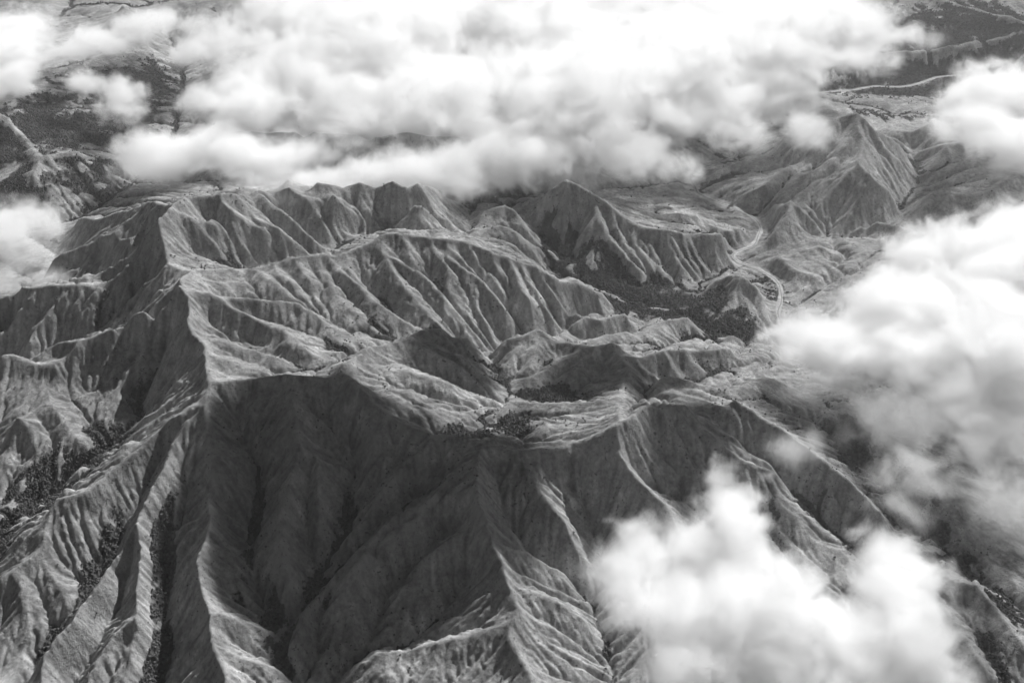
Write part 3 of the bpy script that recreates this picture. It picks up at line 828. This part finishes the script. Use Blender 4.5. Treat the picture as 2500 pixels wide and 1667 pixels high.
# where bushes and woods grow: painted areas (centre, half sizes, strength) and the gully floors
def woods(x, y):
    """0..1: how wooded the ground is."""
    w = np.zeros(np.shape(x))
    n1 = fbm(x, y, 160, 4, 301, 0.6); n2 = fbm(x, y, 45, 3, 401, 0.6)
    a = area(x, y)
    gully = 0.4 + 0.75 * np.clip((a - 3.0) / 1.2, 0, 1)
    for (cx, cy, rx, ry, s) in WOODS:
        q = np.hypot((x - cx) / rx, (y - cy) / ry)
        e = s * np.clip(1.55 - q - 0.55 * n1 - 0.25 * n2, 0, 1.2)
        w = np.maximum(w, e if s >= 0.95 else e * gully)
    w = np.maximum(w, np.clip((a - 4.1) * 0.9 + 0.55 * n1 + 0.25 * n2 - 0.2, 0, 1))
    return np.clip(w, 0, 1)

TW = woods(TX, TY)
gyy, gxx = np.gradient(HG, GD)
SL = lin(np.hypot(gxx, gyy), X0, Y0, GD, TX, TY)
cv = HG - blur(HG, 4, 2)
CV = lin(cv, X0, Y0, GD, TX, TY)
TW = TW * np.clip(1.25 - np.clip(CV, 0, 12) / 8, 0, 1)
BARE = np.clip(CV / 40, 0, 0.4) * np.clip(1 - TW * 2, 0, 1)
STR = streaks(TX, TY)
for nm, arr in (('scrub', TW), ('bare', BARE), ('rill', STR)):
    at = terrain.data.attributes.new(nm, 'FLOAT', 'POINT')
    at.data.foreach_set('value', arr.astype(np.float32).ravel())
terrain.data.materials.append(ground_material())

# ------------------------------------------------------------------ rivers: a pale gravel bed with a thread of water
def ribbon(name, line, width, lift, material, wobble, seed):
    T = np.gradient(line[:, :2], axis=0); T /= np.linalg.norm(T, axis=1)[:, None]
    N = np.stack([-T[:, 1], T[:, 0]], 1)
    s = np.arange(len(line)) * 14.0
    wl = width * 0.5 * (1 + 0.5 * noise2(s, s * 0, 90, seed) + 0.3 * noise2(s, s * 0, 35, seed + 1))
    wr = width * 0.5 * (1 + 0.5 * noise2(s, s * 0, 90, seed + 2) + 0.3 * noise2(s, s * 0, 35, seed + 3))
    c = line[:, :2] + N * (wobble * noise2(s, s * 0, 170, seed + 4))[:, None]
    XX = np.stack([c[:, 0] + N[:, 0] * q for q in (-wl, -wl * .5, wl * 0, wr * .5, wr)], 1)
    YY = np.stack([c[:, 1] + N[:, 1] * q for q in (-wl, -wl * .5, wl * 0, wr * .5, wr)], 1)
    ZZ = np.repeat((line[:, 2] + lift)[:, None], 5, 1)
    ob = bpy.data.objects.new(name, grid_mesh(name, XX, YY, ZZ)); COL.objects.link(ob)
    ob.data.materials.append(material)
    ob['kind'] = 'structure'
    return ob

GRAVEL = plain('river_gravel', 0.24, 0.40, 1 / 25)
wm, wnt, wout = mat('river_water')
wb = nd(wnt, 'ShaderNodeBsdfPrincipled')
wb.inputs['Base Color'].default_value = (0.12, 0.12, 0.12, 1); wb.inputs['Roughness'].default_value = 0.55; wb.inputs['Specular IOR Level'].default_value = 0.25
wnt.links.new(wb.outputs[0], wout.inputs['Surface'])
for k, (line, w) in enumerate(RIVER_LINES):
    bed = ribbon('river_bed', line, w, 0.0, GRAVEL, 0.0, 900 + k * 40)
    bed['label'] = ('pale gravel river bed winding between the hills at right', 'pale gravel river bed across the far plain at top right')[k]
    wat = ribbon('river', line, w * 0.22, 0.35, wm, w * 0.45, 920 + k * 40)
    wat['label'] = ('narrow stream threading the gravel bed between the hills', 'narrow stream on the gravel of the far plain')[k]

# ------------------------------------------------------------------ woods: trees in the gullies and on the valley floors
import bmesh
def crown_mesh(name, seed, lobes, rad, height):
    """A leafy crown: many small leaf clumps (tilted faces) spread through several lobes, over a knobbly body."""
    g = random.Random(seed)
    bm = bmesh.new()
    for (lx, ly, lz, r) in lobes:
        geo = bmesh.ops.create_icosphere(bm, subdivisions=2, radius=1.0)
        for v in geo['verts']:
            n = 0.72 + 0.5 * g.random()
            v.co = Vector((lx + v.co.x * r * n, ly + v.co.y * r * n, lz + v.co.z * r * 0.82 * n))
    me = bpy.data.meshes.new(name); bm.to_mesh(me); bm.free()
    return me

def trunk_mesh(name, height, r):
    bm = bmesh.new()
    bmesh.ops.create_cone(bm, cap_ends=True, segments=6, radius1=r, radius2=r * 0.45, depth=height)
    bmesh.ops.translate(bm, verts=bm.verts, vec=(0, 0, height / 2 - 0.8))
    me = bpy.data.meshes.new(name); bm.to_mesh(me); bm.free()
    return me

def leaf_material():
    m, nt, out = mat('foliage')
    info = nd(nt, 'ShaderNodeObjectInfo')
    geo = nd(nt, 'ShaderNodeNewGeometry')
    f = tex(nt, geo.outputs['Position'], 1 / 2.2, 2, 0.6)
    g = mth(nt, 'MULTIPLY', lerp(nt, info.outputs['Random'], 0.07, 0.15), lerp(nt, f, 0.7, 1.3))
    comb = nd(nt, 'ShaderNodeCombineColor')
    for k in range(3): nt.links.new(g, comb.inputs[k])
    bs = nd(nt, 'ShaderNodeBsdfDiffuse')
    nt.links.new(comb.outputs[0], bs.inputs['Color']); nt.links.new(bs.outputs[0], out.inputs['Surface'])
    return m

LEAF = leaf_material()
BARK = plain('bark', 0.08, 0.13, 1.0)
KINDS = [
    ([(0, 0, 6.0, 3.6), (2.2, 0.8, 5.2, 2.4), (-1.8, 1.6, 5.6, 2.5), (-0.6, -2.2, 5.0, 2.3), (0.4, 0.2, 8.0, 2.2)], 4.6),
    ([(0, 0, 7.2, 2.8), (1.3, -0.9, 5.6, 2.2), (-1.2, 0.9, 9.0, 2.0), (0.2, 0.5, 10.8, 1.4)], 6.0),
    ([(0, 0, 4.2, 3.0), (2.6, -0.6, 3.8, 2.2), (-2.2, -1.2, 3.8, 2.0), (0.2, 2.4, 4.0, 2.2)], 3.2),
]
proto = bpy.data.collections.new('tree_kinds')          # not linked to the scene: only sources of copies
KMESH = []
for k, (lobes, th) in enumerate(KINDS):
    cm = crown_mesh('crown', 50 + k, lobes, 4, 9); cm.materials.append(LEAF)
    tm = trunk_mesh('trunk', th, 0.35); tm.materials.append(BARK)
    KMESH.append((cm, tm))
    bm = bmesh.new(); bm.from_mesh(cm); n0 = len(bm.faces); bm.from_mesh(tm)
    bm.faces.ensure_lookup_table()
    for f in bm.faces[n0:]: f.material_index = 1
    jm = bpy.data.meshes.new('tree_kind'); bm.to_mesh(jm); bm.free()
    jm.materials.append(LEAF); jm.materials.append(BARK)
    proto.objects.link(bpy.data.objects.new('tree_kind_%d' % k, jm))

gt = np.random.default_rng(99)
PX, PY = [], []
for y0_, y1_, sp in ((2300, 4300, 7.5), (4300, 6200, 9.0), (6200, 10500, 13.0)):
    hw = 500 + y1_ * 0.46
    xs = np.arange(-hw, hw, sp); ys = np.arange(y0_, y1_, sp)
    XX, YY = np.meshgrid(xs, ys)
    XX = XX + gt.uniform(-.5, .5, XX.shape) * sp; YY = YY + gt.uniform(-.5, .5, XX.shape) * sp
    keep = np.abs(XX) < 350 + YY * 0.47
    PX.append(XX[keep]); PY.append(YY[keep])
PX = np.concatenate(PX); PY = np.concatenate(PY)
W = woods(PX, PY)
CVP = lin(cv, X0, Y0, GD, PX, PY)
W = W * np.clip(1.25 - np.clip(CVP, 0, 12) / 8, 0, 1)
prob = np.clip((W - 0.25) * 1.6, 0, 0.92) ** 1.3
lone = np.clip(fbm(PX, PY, 260, 3, 611) - 0.15, 0, 1) * 0.05
rd = RIVER_LINES
near_river = np.zeros(len(PX), bool)
for line, w in RIVER_LINES:
    for k in range(0, len(line), 2):
        near_river |= (np.abs(PX - line[k, 0]) < w * .7 + 6) & (np.abs(PY - line[k, 1]) < w * .7 + 6)
take = (gt.random(len(PX)) < np.maximum(prob, lone)) & ~near_river
PX, PY, W = PX[take], PY[take], W[take]
PZ = ground(PX, PY)
NT = len(PX)
SCL = gt.uniform(0.65, 1.35, NT) * np.where(W > 0.5, 1.0, 0.75) * np.clip(0.9 + PY / 20000, 1, 1.4)
ROT = gt.uniform(0, 2 * np.pi, NT)
KND = np.where(gt.random(NT) < 0.5, 0, np.where(gt.random(NT) < 0.45, 1, 2))
print('trees', NT)

# the 300 trees that show largest become things of their own
CP, SP_ = math.cos(R(31)), math.sin(R(31))
dep = PY * CP - (PZ - 3000) * SP_
uu = 0.5 + 1.178 * PX / dep
vv = 0.5 * 682 / 1024 - 1.178 * (PY * SP_ + (PZ + 6 - 3000) * CP) / dep
inframe = (uu > 0.01) & (uu < 0.99) & (vv > 0.01) & (vv < 0.655)
inframe &= ~((uu > 0.50) & (vv > 0.43))
cand = np.where(inframe)[0]
cand = cand[np.argsort(-(SCL / dep)[cand])][:2500]
vis = np.ones(len(cand), bool)
tt = np.linspace(0.004, 0.25, 60)
for q in tt:
    x = PX[cand] * (1 - q); y = PY[cand] * (1 - q); z = (PZ[cand] + 7) * (1 - q) + 3000 * q
    vis &= ground(x, y) < z
big = cand[vis][:300]
proto_tree = {}
def place_tree(i, label, group):
    k = int(KND[i])
    root = bpy.data.objects.new('tree', None); COL.objects.link(root)
    root.location = (PX[i], PY[i], PZ[i] - 0.3); root.rotation_euler = (0, 0, ROT[i]); root.scale = (SCL[i],) * 3
    root['label'] = label; root['category'] = 'tree'; root['group'] = group
    for nm, me in (('crown', KMESH[k][0]), ('trunk', KMESH[k][1])):
        c = bpy.data.objects.new(nm, me); COL.objects.link(c); c.parent = root
for i in big:
    if uu[i] < 0.155:
        if vv[i] < 0.47: lab = ('small dark tree high in the broad wooded gully at left', 'trees in the upper left gully')
        else: lab = ('small dark tree low in the second gully from the left edge', 'trees in the second gully')
    elif uu[i] < 0.22:
        if vv[i] < 0.56: lab = ('small dark tree high in the straight gully left of the long spur', 'trees in the upper straight gully')
        else: lab = ('small dark tree low in the straight gully left of the long spur', 'trees in the lower straight gully')
    elif uu[i] < 0.3:
        lab = ('small dark tree in the shaded gully along the right foot of the long spur', 'trees along the foot of the long spur')
    else: lab = ('small dark tree on the shaded right side of the front bowl', 'trees in the front bowl')
    place_tree(i, *lab)
rest = np.ones(NT, bool); rest[big] = False

fm = bpy.data.meshes.new('forest')
nr = int(rest.sum())
fm.vertices.add(nr)
fm.vertices.foreach_set('co', np.stack([PX[rest], PY[rest], PZ[rest] - 0.3], 1).astype(np.float32).ravel())
for nm, arr, ty in (('size', SCL[rest], 'FLOAT'), ('turn', ROT[rest], 'FLOAT'), ('kind_no', KND[rest], 'INT')):
    at = fm.attributes.new(nm, ty, 'POINT')
    at.data.foreach_set('value', arr.astype(np.float32 if ty == 'FLOAT' else np.int32))
forest = bpy.data.objects.new('forest', fm); COL.objects.link(forest)
forest['kind'] = 'stuff'; forest['label'] = 'dark woods filling the gullies, valley floors and far slopes'
fm.materials.append(LEAF)
ft = bpy.data.node_groups.new('plant_trees', 'GeometryNodeTree')
ft.interface.new_socket('Geometry', in_out='INPUT', socket_type='NodeSocketGeometry')
ft.interface.new_socket('Geometry', in_out='OUTPUT', socket_type='NodeSocketGeometry')
fi = ft.nodes.new('NodeGroupInput'); fo = ft.nodes.new('NodeGroupOutput')
m2p = ft.nodes.new('GeometryNodeMeshToPoints')
iop = ft.nodes.new('GeometryNodeInstanceOnPoints')
ci = ft.nodes.new('GeometryNodeCollectionInfo'); ci.inputs['Collection'].default_value = proto
ci.inputs['Separate Children'].default_value = True; ci.inputs['Reset Children'].default_value = True
def named(nm, ty):
    n = ft.nodes.new('GeometryNodeInputNamedAttribute'); n.data_type = ty; n.inputs['Name'].default_value = nm
    return n.outputs['Attribute']
cx = ft.nodes.new('ShaderNodeCombineXYZ')
ft.links.new(named('turn', 'FLOAT'), cx.inputs['Z'])
ft.links.new(fi.outputs[0], m2p.inputs[0]); ft.links.new(m2p.outputs[0], iop.inputs['Points'])
ft.links.new(ci.outputs[0], iop.inputs['Instance']); iop.inputs['Pick Instance'].default_value = True
ft.links.new(named('kind_no', 'INT'), iop.inputs['Instance Index'])
ft.links.new(cx.outputs[0], iop.inputs['Rotation']); ft.links.new(named('size', 'FLOAT'), iop.inputs['Scale'])
ft.links.new(iop.outputs[0], fo.inputs[0])
forest.modifiers.new('plant_trees', 'NODES').node_group = ft
CLOUDS = [
('cloud_bank', 'broad bright white cloud bank filling the top centre, over the far ridges', 0.021, 14, 220, 0.72, [(-1890, 6309, 400, 341, 310, 140), (-1562, 6380, 410, 344, 342, 153), (-1274, 6265, 400, 278, 255, 116), (-1491, 6854, 480, 388, 446, 186), (-851, 6918, 470, 522, 552, 230), (-1268, 7497, 520, 473, 841, 260), (-793, 7822, 560, 747, 934, 345), (-978, 6034, 400, 259, 181, 85), (-723, 6082, 410, 295, 253, 117), (-371, 6130, 410, 357, 289, 133), (10, 6356, 420, 391, 371, 166), (330, 7092, 490, 692, 890, 362), (12, 8248, 580, 1021, 957, 336), (908, 7557, 500, 701, 871, 336), (1595, 8014, 560, 645, 745, 270), (2148, 8283, 600, 511, 588, 205), (1108, 7104, 430, 348, 363, 150), (-411, 7014, 490, 554, 669, 274), (-1538, 8591, 620, 372, 444, 149), (1022, 8761, 620, 1324, 764, 252)]),
('cloud', 'ragged thin cloud trailing left from the bank over the far gully', 0.011, 16, 180, 0.95, [(-1983, 8014, 560, 308, 356, 129), (-2101, 7638, 560, 169, 228, 86), (-1691, 7128, 560, 199, 374, 110), (-1835, 6819, 560, 154, 200, 82), (-1719, 8528, 560, 309, 359, 124)]),
('cloud', 'thin torn wisps beside the river bend, right of the bank', 0.009, 14, 180, 0.95, [(1665, 7346, 400, 317, 380, 154), (1321, 6742, 400, 231, 238, 103), (1746, 6813, 400, 168, 270, 93), (643, 6309, 400, 292, 258, 117), (872, 6185, 400, 216, 167, 77), (2227, 7513, 600, 277, 236, 89), (2606, 7798, 640, 228, 190, 68)]),
('cloud', 'thick white cloud at the right edge, middle height', 0.028, 11, 180, 0.7, [(2177, 4895, 440, 458, 394, 207), (1719, 4528, 420, 357, 314, 173), (1300, 4324, 400, 273, 219, 124), (2029, 4292, 430, 397, 473, 218), (1702, 4203, 400, 357, 248, 143), (2456, 5122, 460, 329, 355, 181), (1454, 4201, 380, 268, 174, 100), (1868, 3989, 370, 276, 233, 138)]),
('cloud', 'thin grey veil hanging below the right edge cloud', 0.007, 14, 160, 0.95, [(1550, 3925, 310, 291, 228, 137), (1833, 3749, 310, 266, 238, 146), (1503, 3531, 310, 191, 162, 102), (1237, 4145, 310, 178, 146, 86), (1737, 3379, 310, 170, 219, 94), (1366, 3379, 310, 124, 151, 68), (1063, 3721, 310, 116, 110, 64)]),
('cloud', 'billowing white cloud at lower right, over the front slopes', 0.034, 8.5, 130, 0.66, [(677, 2880, 640, 133, 247, 73), (608, 2773, 560, 223, 193, 123), (389, 2796, 540, 159, 162, 87), (481, 2586, 560, 238, 178, 120), (698, 2533, 560, 272, 219, 148), (884, 2468, 540, 244, 201, 134), (1127, 2634, 600, 164, 243, 90), (1058, 2448, 560, 206, 192, 113), (569, 2389, 520, 240, 152, 106), (838, 2345, 500, 357, 150, 105), (1052, 2345, 500, 238, 150, 105)]),
('cloud', 'soft white cloud at the right edge, near the top', 0.022, 14, 170, 0.8, [(2981, 7007, 520, 355, 414, 168), (2679, 6499, 520, 297, 299, 129), (2830, 6235, 520, 311, 324, 143), (2668, 6930, 520, 156, 203, 83)]),
('cloud', 'round white cloud cut by the left edge, near the top', 0.024, 14, 160, 0.7, [(-3236, 7476, 640, 275, 831, 151), (-3194, 7751, 640, 142, 470, 78), (-2975, 6973, 640, 156, 316, 86)]),
('cloud', 'long white cloud at top left, beside the edge cloud', 0.018, 14, 150, 0.8, [(-2744, 7834, 600, 273, 265, 96), (-2535, 8129, 600, 222, 268, 95), (-2843, 7603, 600, 154, 204, 76), (-2438, 8335, 600, 136, 266, 75)]),
('cloud', 'small white cloud puff at top left, under the long one', 0.017, 13, 140, 0.85, [(-2382, 7007, 520, 152, 274, 84), (-2251, 6723, 520, 127, 165, 69), (-2638, 7245, 520, 130, 164, 65)]),
('cloud', 'low white cloud at the left edge, on the plain', 0.017, 13, 150, 0.8, [(-2532, 5651, 360, 224, 182, 90), (-2546, 5471, 360, 197, 192, 96), (-2372, 5573, 360, 122, 137, 67)]),
('cloud', 'faint cloud wisp in the bottom left corner', 0.012, 9, 100, 0.8, [(-1296, 2150, 700, 87, 86, 48)]),
('cloud', 'thin pale mist over the plain at the left edge, below the low cloud', 0.006, 13, 150, 0.9, [(-2420, 5325, 300, 236, 166, 86), (-2420, 5030, 300, 185, 154, 82), (-2208, 5073, 300, 124, 94, 50)]),
('cloud', 'thin mist spilling over the ridge just below the bank, left of centre', 0.006, 13, 140, 0.95, [(-1179, 5610, 500, 242, 133, 63), (-958, 5680, 500, 200, 128, 60), (-1387, 5774, 500, 135, 115, 54), (-1071, 5579, 430, 132, 94, 46)]),
]

# ------------------------------------------------------------------ clouds: real vapour grids, shaped from lobes and noise
def vapour_material():
    m, nt, out = mat('cloud_vapour')
    at = nd(nt, 'ShaderNodeAttribute', attribute_name='density')
    sc = nd(nt, 'ShaderNodeVolumeScatter')
    sc.inputs['Color'].default_value = (0.975, 0.975, 0.975, 1)
    sc.inputs['Anisotropy'].default_value = 0.0
    nt.links.new(at.outputs['Fac'], sc.inputs['Density'])
    nt.links.new(sc.outputs[0], out.inputs['Volume'])
    return m

VAPOUR = vapour_material()

def make_white():
    m, nt, out = mat('cloud_heart')
    bs = nd(nt, 'ShaderNodeBsdfDiffuse')
    bs.inputs['Color'].default_value = (0.96, 0.96, 0.96, 1)
    nt.links.new(bs.outputs[0], out.inputs['Surface'])
    return m

HEART = make_white()

def cloud_field(nt, pos, base, lobes, nscale, amp, seed):
    """Signed fullness of the cloud at pos: 0 at the ragged edge, growing inward."""
    def vm(op, a, b=None, c=None):
        n = nt.nodes.new('ShaderNodeVectorMath'); n.operation = op
        for i, q in enumerate((a, b, c)):
            if q is None: continue
            if isinstance(q, (tuple, list)): n.inputs[i].default_value = q
            else: nt.links.new(q, n.inputs[i])
        return n
    wp = vm('ADD', pos, (seed * 913.7, seed * 371.3, 0.0)).outputs[0]
    wn = nt.nodes.new('ShaderNodeTexNoise')
    wn.inputs['Scale'].default_value = 1 / (nscale * 1.5); wn.inputs['Detail'].default_value = 3.0
    nt.links.new(wp, wn.inputs['Vector'])
    off3 = vm('MULTIPLY', vm('SUBTRACT', wn.outputs['Color'], (0.5, 0.5, 0.5)).outputs[0], (nscale * 1.3, nscale * 1.3, nscale * 0.7)).outputs[0]
    pw = vm('ADD', pos, off3).outputs[0]
    q = None
    for (x, y, z, rx, ry, rz) in lobes:
        iv = (1 / rx, 1 / ry, 1 / rz)
        off = (-(x - base.x) / rx, -(y - base.y) / ry, -(z - base.z) / rz)
        d = vm('LENGTH', vm('MULTIPLY_ADD', pw, iv, off).outputs[0]).outputs['Value']
        q = d if q is None else mth(nt, 'SMOOTH_MIN', q, d, 0.2)
    n1 = tex(nt, wp, 1 / nscale, 9, 0.7, (1, 1, 1.2), 0.6)
    v = mth(nt, 'SUBTRACT', 1.0, q)
    return mth(nt, 'MULTIPLY_ADD', mth(nt, 'SUBTRACT', n1, 0.5), amp * 4.0, v)

def make_cloud(name, label, dens, voxel, nscale, amp, lobes, seed):
    L = np.array(lobes, float)
    pad = nscale * 0.5
    lo = (L[:, :3] - L[:, 3:] * 1.3).min(0) - pad * np.array((1, 1, .6)); hi = (L[:, :3] + L[:, 3:] * 1.3).max(0) + pad * np.array((1, 1, .6))
    base = Vector(((lo[0] + hi[0]) / 2, (lo[1] + hi[1]) / 2, lo[2]))
    root = bpy.data.objects.new(name, None); COL.objects.link(root)
    root.location = base
    root['label'] = label; root['category'] = 'cloud'; root['group'] = 'clouds drifting over the ridges'
    def part(pname, data, core):
        ob = bpy.data.objects.new(pname, data); COL.objects.link(ob); ob.parent = root
        nt = bpy.data.node_groups.new('cloud_' + pname, 'GeometryNodeTree')
        nt.interface.new_socket('Geometry', in_out='OUTPUT', socket_type='NodeSocketGeometry')
        go = nt.nodes.new('NodeGroupOutput')
        pos = nt.nodes.new('GeometryNodeInputPosition').outputs[0]
        v = cloud_field(nt, pos, base, lobes, nscale, amp, seed)
        vc = nt.nodes.new('GeometryNodeVolumeCube')
        vc.inputs['Background'].default_value = 0.0
        vc.inputs['Min'].default_value = tuple(lo - np.array(base)); vc.inputs['Max'].default_value = tuple(hi - np.array(base))
        res = np.ceil((hi - lo) / (voxel * (2.5 if core else 1.0)))
        for ax, r in zip('XYZ', res):
            vc.inputs['Resolution ' + ax].default_value = int(max(8, r))
        sm = nt.nodes.new('GeometryNodeSetMaterial'); sm.inputs['Material'].default_value = HEART if core else VAPOUR
        if core:
            nt.links.new(mth(nt, 'MAXIMUM', v, 0.0), vc.inputs['Density'])
            vtm = nt.nodes.new('GeometryNodeVolumeToMesh')
            vtm.inputs['Threshold'].default_value = CORE_AT; vtm.inputs['Adaptivity'].default_value = 0.0
            nt.links.new(vc.outputs[0], vtm.inputs[0])
            ss = nt.nodes.new('GeometryNodeSetShadeSmooth')
            nt.links.new(vtm.outputs[0], ss.inputs[0])
            nt.links.new(ss.outputs[0], sm.inputs[0])
        else:
            mr = nt.nodes.new('ShaderNodeMapRange')
            mr.inputs['From Min'].default_value = 0.0; mr.inputs['From Max'].default_value = 0.65
            mr.inputs['To Max'].default_value = 1.0
            nt.links.new(v, mr.inputs['Value'])
            d = mth(nt, 'MULTIPLY', mth(nt, 'POWER', mr.outputs['Result'], 1.4), dens)
            nt.links.new(d, vc.inputs['Density'])
            nt.links.new(vc.outputs[0], sm.inputs[0])
        nt.links.new(sm.outputs[0], go.inputs[0])
        md = ob.modifiers.new('cloud_' + pname, 'NODES'); md.node_group = nt
        ob.data.materials.append(HEART if core else VAPOUR)
        return ob
    part('vapour', bpy.data.volumes.new('vapour'), False)
    if dens > 0.016 and CORES and name != 'added_shade_cloud':
        part('heart', bpy.data.meshes.new('heart'), True)['kind'] = 'stuff'
    return root

CORE_AT = 1.3
CORES = True
for n, (name, label, dens, voxel, nscale, amp, lobes) in enumerate(CLOUDS):
    make_cloud(name, label, dens, voxel, nscale, amp, lobes, n + 1)

# unseen cloud added above the camera to shade the front bowl and basin
HIGH = [(720, 6640, 3350, 200, 230, 110), (950, 6530, 3350, 340, 350, 150), (1290, 6470, 3350, 360, 370, 150), (1640, 6480, 3350, 300, 310, 140), (1495, 7320, 3350, 280, 160, 90), (2220, 7350, 3350, 400, 180, 85), (2400, 6810, 3350, 260, 250, 100)]
hc = make_cloud('added_shade_cloud', 'unseen', 0.14, 30, 130, 0.3, HIGH, 40)
hc['kind'] = 'stuff'; hc['label'] = 'unseen cloud added above the view to shade the front bowl'

# ------------------------------------------------------------------ the air between the camera and the far hills
hz, hnt, hout = mat('hazy_air')
hv = nd(hnt, 'ShaderNodeVolumePrincipled')
hv.inputs['Color'].default_value = (0.9, 0.9, 0.9, 1)
hv.inputs['Density'].default_value = 0.000012
hv.inputs['Anisotropy'].default_value = 0.6
hnt.links.new(hv.outputs[0], hout.inputs['Volume'])
hb = bpy.data.meshes.new('haze')
bx = [(x, y, z) for x in (-8000, 8000) for y in (-600, 14500) for z in (-480, 3040)]
hb.from_pydata(bx, [], [(0, 1, 3, 2), (4, 6, 7, 5), (0, 4, 5, 1), (2, 3, 7, 6), (0, 2, 6, 4), (1, 5, 7, 3)])
haze = bpy.data.objects.new('haze', hb); COL.objects.link(haze)
haze['kind'] = 'stuff'; haze['label'] = 'thin haze veiling the far hills'
hb.materials.append(hz)
